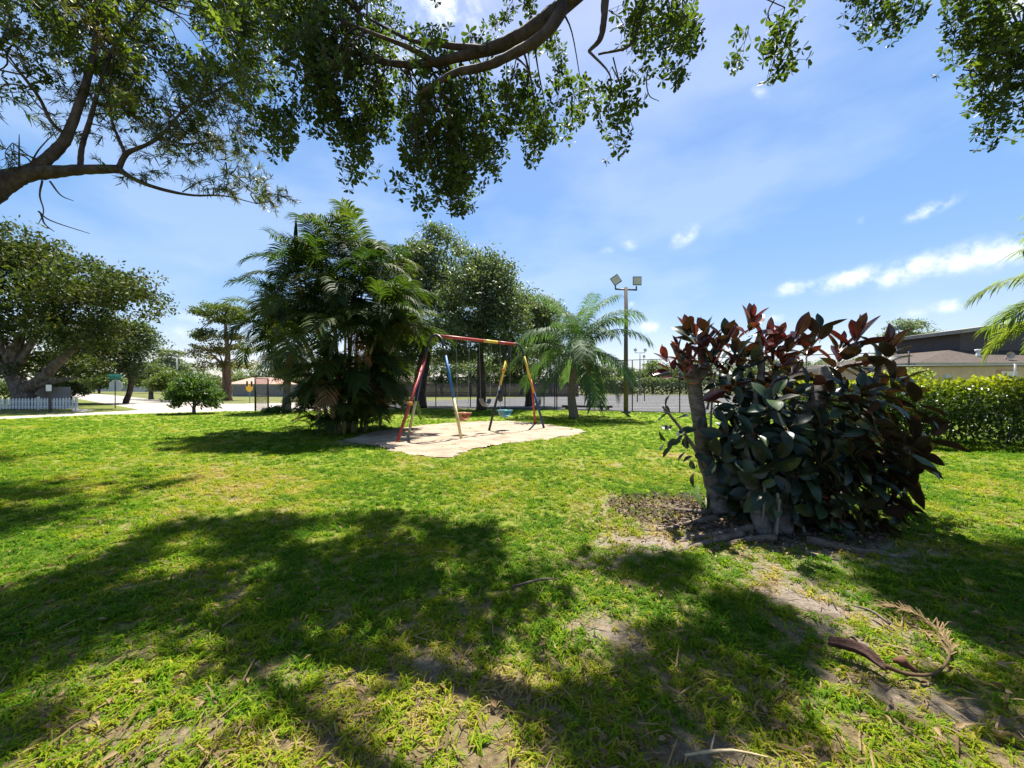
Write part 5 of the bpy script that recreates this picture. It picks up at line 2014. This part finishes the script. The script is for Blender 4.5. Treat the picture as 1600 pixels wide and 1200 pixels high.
    for q, i in enumerate(order):
        px, py, d, hang = parts[i]
        p = Q(px, py, d)
        if hang:
            dv = nrm(np.array([rng.normal() * .3, rng.normal() * .3, -1]))
        else:
            dv = nrm(np.array([rng.normal() * .8, rng.normal() * .8, -.35 + rng.normal() * .4]))
        M4 = dirM(p, dv, .75 + .4 * rng.random(), rng.random() * 6.28)
        if q < 300:
            inst('leaf_spray', sm[i % 4], root, M4)
        else:
            join_sprays(far, sm[i % 4], M4)
        j = np.argmin(np.linalg.norm(allL - p, axis=1))
        a = allL[j]
        if rng.random() < .35 and np.linalg.norm(a - p) < 1.7:
            mid = a * .5 + p * .5 + np.array([0, 0, .12]) + rng.normal(size=3) * .06
            b = MB()
            limb(b, [a, mid, p], [.014, .008, .005], 5, 4)
            b.build('branch', BARK_DARK, root)
    # wispy bare twigs
    for pts in [[(1222, -20), (1200, 20), (1210, 45), (1213, 75), (1206, 105), (1200, 130)], [(1213, 78), (1195, 85), (1180, 75)], [(1012, 110), (1010, 130), (1015, 150), (1030, 158)], [(958, 90), (968, 130), (980, 175), (990, 203)], [(893, 150), (894, 185), (896, 200)]]:
        b = MB()
        limb(b, [Q(x, y, 3.9) for x, y in pts], [.008, .006, .003], 5, 4)
        b.build('twig', BARK_DARK, root)
    # unseen sprays added above the frame so their shade falls inside each polygon
    def shade(poly, n, amt, zmax=1.8, sc=1.0, ns=1.7):
        P = np.array([G(*p)[:2] for p in poly])
        x0, y0 = P.min(0)
        x1, y1 = P.max(0)
        k = 0
        t_ = 0
        while k < n and t_ < 40000:
            t_ += 1
            x, y = rng.uniform(x0, x1), rng.uniform(y0, y1)
            if not inpoly(np.array([x]), np.array([y]), P)[0]:
                continue
            if vnoise(np.array([x]), np.array([y]), ns, 3, 99)[0] < amt:
                continue
            z = (H + 1.04 * (y + .25)) / (1 - .42 * 1.04) + rng.random() * zmax
            z = max(z, 3.6)
            p = np.array([x, y, 0]) + z * np.array([SUN[0], SUN[1], 1])
            if sunlit(p):
                continue
            dv = nrm(rng.normal(size=3) * np.array([1, 1, .5]) - np.array([0, 0, .3]))
            join_sprays(far, sm[k % 4], dirM(p - np.array(dv) * .3, dv, sc * (.8 + .4 * rng.random()), rng.random() * 6.28))
            k += 1
    shade([(-60, 960), (100, 875), (190, 838), (300, 805), (420, 808), (540, 800), (640, 812), (785, 822), (775, 850), (825, 885), (860, 960), (850, 1010), (780, 1110), (700, 1200), (420, 1200), (300, 1100), (0, 1130), (-200, 1100)], 320, .47, ns=2.6)
    shade([(700, 1200), (860, 1000), (1000, 1090), (1250, 1200)], 22, .56, ns=2.6)
    shade([(830, 880), (1000, 870), (1100, 890), (1200, 930), (1400, 880), (1700, 900), (1800, 1200), (860, 1200), (850, 1000)], 190, .5, ns=2.4)
    shade([(1330, 850), (1480, 860), (1640, 850), (1700, 960), (1400, 940)], 110, .42)
    shade([(-200, 1200), (0, 1140), (300, 1110), (440, 1200)], 6, .5)
    kind(far.build('canopy_and_shade_sprays', [BARK_DARK, OAK_LEAF], root), 'stuff')


overhead_oak()


def left_tree():
    global rng
    rng = np.random.default_rng(700)
    base = np.array([-11.5, 6.6, 0])
    root = thing('feathery_tree', 'fine-leaved tree reaching in at the upper left on a bare dark crooked limb', 'tree', base)
    d = 7.2
    mb = MB()
    limb(mb, [base, (-11.4, 6.7, 2), (-11.0, 6.9, 3.8), Q(-70, 330, d)], [.4, .32, .28, .26], 12, 6, wob=.1)
    mb.build('trunk', BARK_DARK, root)
    limbs = []

    def L_(pts, rr, n=8, dd=d):
        b = MB()
        limbs.append(limb(b, [Q(x, y, dd + .004 * (x - 200)) for x, y in pts], rr, n, 6, wob=.12))
        b.build('limb', BARK_DARK, root)
    L_([(-80, 335), (-20, 300), (10, 283), (40, 272), (90, 268), (130, 265), (185, 264)], [.27, .2, .16, .13, .1, .085, .075])
    L_([(30, 275), (65, 255), (95, 228), (108, 205), (125, 160), (140, 110), (150, 60), (150, 0), (160, -60)], [.1, .09, .085, .075, .065, .055, .045, .035, .02])
    L_([(185, 264), (210, 280), (250, 295), (300, 305), (350, 306), (400, 318)], [.06, .04, .032, .022, .015, .008], 6)
    L_([(185, 264), (198, 240), (225, 228), (250, 213), (290, 170), (340, 140), (370, 120)], [.05, .045, .035, .03, .022, .018, .01], 6)
    L_([(195, 240), (185, 215), (175, 190), (170, 140), (180, 80)], [.03, .024, .02, .016, .01], 6)
    L_([(250, 216), (290, 225), (340, 220), (365, 222)], [.02, .016, .012, .006], 6)
    L_([(125, 265), (128, 230), (140, 190), (160, 120), (185, 60), (230, 0)], [.045, .04, .04, .03, .025, .015], 6)
    L_([(108, 215), (80, 190), (60, 150), (30, 110), (0, 70)], [.035, .03, .022, .018, .012], 6)
    L_([(285, 300), (310, 285), (330, 278), (360, 272)], [.012, .01, .008, .004], 5)
    for pts in [[(66, 282), (62, 305), (68, 330), (60, 350)], [(78, 283), (95, 305), (115, 314)], [(60, 270), (40, 245), (10, 240)], [(30, 270), (30, 235), (30, 210)], [(45, 265), (60, 235), (88, 205)], [(85, 180), (60, 165), (20, 110)], [(60, 330), (80, 345), (140, 365)], [(64, 335), (70, 350), (85, 362)]]:
        L_(pts, [.016, .011, .005], 5)
    sm = [spray_mesh('leaf_spray', 'needle', 710 + k, [BARK_DARK, NEEDLE]) for k in range(4)]
    so_ = [spray_mesh('leaf_spray', 'oak', 720 + k, [BARK_DARK, BROAD_YG]) for k in range(3)]
    low = [(-60, 200), (0, 190), (40, 165), (70, 120), (110, 130), (150, 190), (200, 215), (240, 230), (290, 230), (340, 215), (380, 235), (400, 200), (425, 120)]
    n = 0
    allL = np.concatenate(limbs[:9])
    t_ = 0
    spots = []
    while n < 330 and t_ < 12000:
        t_ += 1
        px, py = rng.uniform(-60, 420), rng.uniform(-60, 235)
        if py > lower(px, low) - 20:
            continue
        nz = vnoise(np.array([px]), np.array([py]), .012, 2, 88)[0]
        if nz < .38 and rng.random() > .2:
            continue
        if px < 90 and py > 60 and rng.random() > .35:
            continue
        spots.append((px, py, rng.random() < (.6 if py > 130 else .3)))
        n += 1
    for px, py in [(400, 312), (410, 318), (418, 322), (405, 325), (395, 316), (425, 318), (385, 305), (330, 306), (315, 304), (345, 300), (290, 285), (310, 262), (290, 255), (335, 262), (350, 275), (375, 270), (340, 230), (365, 225), (380, 215), (230, 285), (215, 283), (260, 250), (270, 260), (300, 240), (380, 240), (55, 190), (60, 200), (20, 235), (15, 245), (150, 205), (165, 210), (160, 225), (250, 230), (320, 200), (350, 205), (310, 210), (270, 200), (360, 190), (240, 200)]:
        spots.append((px + rng.normal() * 4, py - 12, True))
    far = MB()
    for q, (px, py, nd) in enumerate(spots):
        dd = d + .004 * (px - 200) + rng.normal() * .5 + (0 if py > 230 else .4)
        p = Q(px, py, dd)
        dv = nrm(np.array([.35 + rng.normal() * .6, rng.normal() * .6, (-.25 if nd else .1) + rng.normal() * .45]))
        me = sm[q % 4] if nd else so_[q % 3]
        M4 = dirM(p, dv, (.75 + .35 * rng.random()) * (1.0 if nd else 1.35), rng.random() * 6.28)
        if q % 3 < 2:
            inst('leaf_spray', me, root, M4)
        else:
            join_sprays(far, me, M4)
        if rng.random() < .45:
            j = np.argmin(np.linalg.norm(allL - p, axis=1))
            a = allL[j]
            if np.linalg.norm(a - p) < 2.2:
                b = MB()
                limb(b, [a, a * .5 + p * .5 + np.array([0, 0, .1]) + rng.normal(size=3) * .1, p], [.016, .01, .006], 5, 4)
                b.build('branch', BARK_DARK, root)
    for poly, n in [([(-250, 705), (50, 712), (20, 726), (-250, 730)], 45), ([(-200, 775), (50, 778), (90, 795), (70, 828), (0, 845), (-250, 850)], 55), ([(200, 762), (260, 760), (250, 772), (205, 774)], 5)]:  # unseen sprays added high along the sun ray to shade these ground patches
        P = np.array([G(*p)[:2] for p in poly])
        k = 0
        while k < n:
            x, y = rng.uniform(*np.array([P.min(0), P.max(0)])[:, 0]), rng.uniform(*np.array([P.min(0), P.max(0)])[:, 1])
            if not inpoly(np.array([x]), np.array([y]), P)[0]:
                continue
            if True:
                z = (H + 1.04 * y) / (1 - .42 * 1.04) + rng.random()
                p = np.array([x, y, 0]) + z * np.array([SUN[0], SUN[1], 1])
            dv = nrm(rng.normal(size=3))
            join_sprays(far, so_[k % 3], dirM(p, dv, 1.5, rng.random() * 6.28))
            k += 1
    kind(far.build('canopy_and_shade_sprays', [BARK_DARK, BROAD_YG], root), 'stuff')


left_tree()

# ------------------------------------------------------------------ grass
GRASS_M = grass_mat()


def tuft_mesh(i, nb, hgt, wid, spread, lean):
    r = np.random.default_rng(800 + i)
    mb = MB()
    for k in range(nb):
        a = r.random() * 6.28
        rad = spread * math.sqrt(r.random())
        p0 = np.array([math.cos(a * 1.7) * rad, math.sin(a * 1.7) * rad, -.004])
        dv = np.array([math.cos(a), math.sin(a), 0])
        h = hgt * (.45 + .75 * r.random())
        ln = lean * (.4 + 1.1 * r.random())
        wv = np.array([-math.sin(a), math.cos(a), 0]) * wid * (.7 + .6 * r.random()) / 2
        p1 = p0 + dv * h * ln * .35 + np.array([0, 0, h * .55])
        p2 = p0 + dv * h * ln * .95 + np.array([0, 0, h * (.9 - .25 * ln)])
        tip = p0 + dv * h * ln * 1.6 + np.array([0, 0, h * (.95 - .55 * ln)])
        dry = 1.0 if r.random() < .08 else r.random() * .7
        mb.add(np.array([p0 - wv, p0 + wv, p1 + wv, p1 - wv, p2 + wv * .8, p2 - wv * .8, tip]), [(0, 1, 2, 3), (3, 2, 4, 5), (5, 4, 6)], 0, dry)
    return mb.mesh('grass_tuft', GRASS_M)


def make_grass():
    global rng
    rng = np.random.default_rng(900)
    coll = bpy.data.collections.new('grass_tufts')
    for i in range(6):
        o = bpy.data.objects.new('grass_tuft_%d' % i, tuft_mesh(i, 16, [.04, .05, .034, .058, .04, .03][i], [.006, .007, .005, .007, .006, .005][i], .05, [.9, .7, 1.1, .8, 1.2, 1.0][i]))
        coll.objects.link(o)
    P = []
    S = []
    bands = [(.9, 2.2, 640, .8), (2.2, 4.0, 500, .88), (4.0, 7.0, 320, .95), (7.0, 11.0, 140, 1.1), (11.0, 17.0, 60, 1.25), (17.0, 25.0, 24, 1.5)]
    for y0, y1, dens, sc in bands:
        w = y1 * 1.4 + 1.0
        n = int((y1 - y0) * 2 * w * dens)
        x = rng.uniform(-w, w, n)
        y = rng.uniform(y0, y1, n)
        P.append(np.stack([x, y], 1))
        S.append(np.full(n, sc))
    P, S = np.concatenate(P), np.concatenate(S)
    x, y = P[:, 0], P[:, 1]
    keep = np.abs(x) < y * 1.38 + .9
    sand_in = inpoly(x, y, densify(SAND, 10, .3, 3))
    keep &= ~sand_in | (rng.random(len(x)) < .012 + .3 * np.clip(vnoise(x, y, 2.0, 3, 61) - .68, 0, 1))
    keep &= ~inpoly(x, y, ROAD) & ~inpoly(x, y, COURT)
    road_y = y - np.interp(x, [-40, G(0, 655)[0], G(350, 643)[0], G(640, 638)[0], G(960, 642)[0], G(1250, 650)[0], 30], [16.5, G(0, 655)[1], G(350, 643)[1], G(640, 638)[1], G(960, 642)[1], G(1250, 650)[1], 15])
    keep &= road_y < 0
    dirt = dirt_fn(x, y)
    keep &= rng.random(len(x)) > dirt * 1.05 - .03
    dry = dry_fn(x, y)
    keep &= rng.random(len(x)) > (dry - .62) * 1.9
    clump = vnoise(x, y, 5.0, 3, 41)
    keep &= rng.random(len(x)) < .35 + 1.5 * clump
    x, y, S, dry, clump = x[keep], y[keep], S[keep], dry[keep], clump[keep]
    n = len(x)
    z = (vnoise(x, y, 1.4, 3, 5) - .5) * .03 * np.clip((9 - np.abs(y)) / 5, 0, 1) * np.clip((9 - np.abs(x)) / 4, 0, 1)
    me = bpy.data.meshes.new('grass')
    me.vertices.add(n)
    me.vertices.foreach_set('co', np.stack([x, y, z], 1).astype(np.float32).ravel())
    for nme, ty, arr in (('scl', 'FLOAT', S * (.6 + .6 * rng.random(n) + .3 * clump)), ('dry', 'FLOAT', np.clip(dry * .95 + rng.normal(size=n) * .1, 0, 1)), ('idx', 'INT', rng.integers(0, 6, n))):
        a = me.attributes.new(nme, ty, 'POINT')
        a.data.foreach_set('value', arr.astype(np.float32 if ty == 'FLOAT' else np.int32))
    a = me.attributes.new('rot', 'FLOAT_VECTOR', 'POINT')
    a.data.foreach_set('vector', np.stack([rng.normal(size=n) * .12, rng.normal(size=n) * .12, rng.random(n) * 6.28], 1).astype(np.float32).ravel())
    o = bpy.data.objects.new('grass', me)
    COL.objects.link(o)
    kind(o, 'stuff')
    ng = bpy.data.node_groups.new('grass_scatter', 'GeometryNodeTree')
    ng.interface.new_socket('Geometry', in_out='INPUT', socket_type='NodeSocketGeometry')
    ng.interface.new_socket('Geometry', in_out='OUTPUT', socket_type='NodeSocketGeometry')
    N, L = ng.nodes.new, ng.links.new
    gi, go = N('NodeGroupInput'), N('NodeGroupOutput')
    ip = N('GeometryNodeInstanceOnPoints')
    ci = N('GeometryNodeCollectionInfo')
    ci.inputs['Collection'].default_value = coll
    ci.inputs['Separate Children'].default_value = True
    ci.inputs['Reset Children'].default_value = True

    def A(nm, ty):
        q = N('GeometryNodeInputNamedAttribute')
        q.data_type = ty
        q.inputs['Name'].default_value = nm
        return q.outputs['Attribute']
    L(gi.outputs[0], ip.inputs['Points'])
    L(ci.outputs[0], ip.inputs['Instance'])
    ip.inputs['Pick Instance'].default_value = True
    L(A('idx', 'INT'), ip.inputs['Instance Index'])
    L(A('rot', 'FLOAT_VECTOR'), ip.inputs['Rotation'])
    L(A('scl', 'FLOAT'), ip.inputs['Scale'])
    L(ip.outputs[0], go.inputs[0])
    md = o.modifiers.new('scatter', 'NODES')
    md.node_group = ng
    print('grass tufts', n)


make_grass()


def litter():
    global rng
    rng = np.random.default_rng(950)
    mb = MB()
    n = 1000
    y = 1.3 + 5.5 * rng.random(n) ** 1.5
    x = rng.uniform(-1, 1, n) * (y * 1.35 + .4)
    m = 900
    a, r = rng.random(m) * 6.28, rng.random(m) ** .6
    cx = np.concatenate([x, 2.3 + np.cos(a) * r * 1.7])
    cy = np.concatenate([y, 4.2 + np.sin(a) * r * .9])
    n = len(cx)
    pos = np.stack([cx, cy, .012 + .03 * rng.random(n)], 1)
    R = frames(nrm(np.stack([rng.normal(size=n), rng.normal(size=n), rng.normal(size=n) * .25], 1)), np.stack([rng.normal(size=n) * .4, rng.normal(size=n) * .4, np.ones(n)], 1))
    scatter(mb, OBOV[0] * np.array([1.15, 1, 4.0]), OBOV[1], pos, R, .022 + .035 * rng.random(n))
    kind(mb.build('leaf_litter', LITTER), 'stuff')
    # dead thatch straws
    mb = MB()
    n = 7000
    y = 1.3 + 6.5 * rng.random(n) ** 1.4
    x = rng.uniform(-1, 1, n) * (y * 1.35 + .4)
    k = rng.random(n) < np.clip(dry_fn(x, y) * 1.6 - .1, .05, 1)
    x, y = x[k], y[k]
    n = len(x)
    pos = np.stack([x, y, .01 + .03 * rng.random(n)], 1)
    R = frames(nrm(np.stack([rng.normal(size=n), rng.normal(size=n), rng.normal(size=n) * .22], 1)), rng.normal(size=(n, 3)) + np.array([0, 0, 1.5]))
    scatter(mb, NEED[0] * np.array([.8, 1, 1]), NEED[1], pos, R, .06 + .1 * rng.random(n))
    kind(mb.build('dry_thatch', LITTER), 'stuff')
    # mulch chips under the rubber plant
    mb = MB()
    n = 5000
    a, r = rng.random(n) * 6.28, rng.random(n) ** .55
    pos = np.stack([2.5 + np.cos(a) * r * 1.3 + .0, 4.45 + np.sin(a) * r * .85 - np.cos(a) * r * .35, .008 + .025 * rng.random(n)], 1)
    R = frames(nrm(np.stack([rng.normal(size=n), rng.normal(size=n), rng.normal(size=n) * .3], 1)), rng.normal(size=(n, 3)) * .5 + np.array([0, 0, 1]))
    scatter(mb, LEAF2[0] * np.array([.7, 1, 1]), LEAF2[1], pos, R, .03 + .05 * rng.random(n))
    kind(mb.build('mulch', MULCH), 'stuff')


litter()


def fallen_frond():
    global rng
    rng = np.random.default_rng(970)
    pts = [(1300, 1022), (1345, 1040), (1385, 1062), (1420, 1070), (1462, 1062), (1483, 1035), (1478, 1010), (1450, 985), (1415, 970), (1385, 958)]
    P = [G(*p) for p in pts]
    for i, p in enumerate(P):
        p[2] = .05 + .02 * math.sin(i)
    b = P[3]
    root = thing('fallen_frond', 'dried brown palm frond with boat-shaped base curled on the grass at the lower right', 'frond', b)
    mb = MB()
    C = limb(mb, P[2:], [.012, .009, .007, .006, .005, .004, .003, .003], 6, 6)
    mb.build('rachis', LITTER, root)
    # boat-shaped base: open trough
    mb = MB()
    A = smooth_path([P[0] + np.array([-.02, 0, .03]), P[1] + np.array([0, 0, .02]), P[2] + np.array([0, 0, 0])], 6)
    k = len(A)
    T = nrm(np.gradient(A, axis=0))
    V = []
    for i in range(k):
        s = i / (k - 1)
        w = .034 * math.sin(math.pi * min(1, .22 + s * .75)) + .008
        side = nrm(np.cross(T[i], [0, 0, 1]))
        for q in np.linspace(-1, 1, 7):
            V.append(A[i] + side * w * math.sin(q * 1.35) + np.array([0, 0, w * (1 - math.cos(q * 1.35)) * 1.1 - .02]))
    F = [(i * 7 + j, i * 7 + j + 1, (i + 1) * 7 + j + 1, (i + 1) * 7 + j) for i in range(k - 1) for j in range(6)]
    mb.add(V, F, 0, .1)
    o = mb.build('sheath', noise_mat('dark_sheath', [(.018, .010, .008), (.05, .024, .018), (.11, .06, .042)], 16, rough=.8, bump=.8, stretch=(1, 1, 1)), root)
    sm_ = o.modifiers.new('thickness', 'SOLIDIFY')
    sm_.thickness = .006
    # leaflets on the far half
    mb = MB()
    n0 = int(len(C) * .42)
    for i in range(n0, len(C) - 1):
        t = nrm(C[i + 1] - C[i])
        for sd in (-1, 1):
            side = nrm(np.cross(t, [0, 0, 1])) * sd
            for q in range(3):
                if rng.random() < .3:
                    continue
                s0 = C[i] + (C[i + 1] - C[i]) * rng.random()
                dv = nrm(side * (.35 + .5 * rng.random()) + t * .9 + rng.normal(size=3) * np.array([.18, .18, .2]))
                l = .04 + .11 * rng.random()
                wv = np.cross(dv, [0, 0, 1]) * .0028
                tip = s0 + dv * l
                tip[2] = max(.02, tip[2] - .02)
                mb.add(np.array([s0 - wv, s0 + wv, s0 + dv * l * .6 + wv * .8 + np.array([0, 0, .01]), s0 + dv * l * .6 - wv * .8 + np.array([0, 0, .01]), tip]), [(0, 1, 2, 3), (3, 2, 4)], 0, rng.random())
    mb.build('leaflets', leaf_mat('brown_leaflet', [(.06, .035, .016), (.13, .08, .035), (.22, .15, .07)], .15, tint=(1, .9, .7), rough=.8), root)['kind'] = 'stuff'
    # loose curled bract inside the loop
    p = [G(1395, 1048), G(1410, 1052), G(1432, 1060)]
    r2 = thing('dry_bract', 'reddish brown curled bract lying inside the loop of the fallen frond', 'bract', p[1])
    mb = MB()
    limb(mb, [p[0] + np.array([0, 0, .05]), p[1] + np.array([0, 0, .06]), p[2] + np.array([0, 0, .035])], [.008, .028, .01], 8, 5, wob=.3)
    mb.build('shell', noise_mat('bract_skin', [(.06, .025, .016), (.13, .055, .03)], 14), r2)
    # pale stick at the bottom edge
    p = [G(1070, 1196), G(1110, 1190), G(1150, 1189), G(1200, 1199)]
    for q in p:
        q[2] = .04
    r3 = thing('fallen_stick', 'thin pale fallen stick at the bottom edge of the lawn', 'stick', p[0])
    mb = MB()
    limb(mb, p, [.005, .006, .005, .003], 6, 5, wob=.3)
    limb(mb, [p[1], p[1] + np.array([.05, .06, .02])], [.004, .002], 5, 2)
    mb.build('twig', noise_mat('pale_stick', [(.3, .22, .12), (.45, .36, .22)], 10), r3)
    for k, (a, b_, lab) in enumerate([((800, 925), (875, 912), 'short dry twig lying in the shade edge left of the rubber plant'), ((1390, 985), (1330, 955), 'dark crooked twig beside the tip of the fallen frond')]):
        a, b_ = G(*a), G(*b_)
        a[2] = b_[2] = .04
        r4 = thing('fallen_stick', lab, 'stick', a)
        mb = MB()
        limb(mb, [a, a * .5 + b_ * .5 + np.array([.03, .02, .01]), b_], [.009, .008, .004], 6, 4, wob=.3)
        mb.build('twig', ROOT_M, r4)


fallen_frond()
print('objects', len(bpy.data.objects), 'tris', sum(len(m.loop_triangles) or sum(max(len(p.vertices) - 2, 0) for p in m.polygons) for m in [] ))
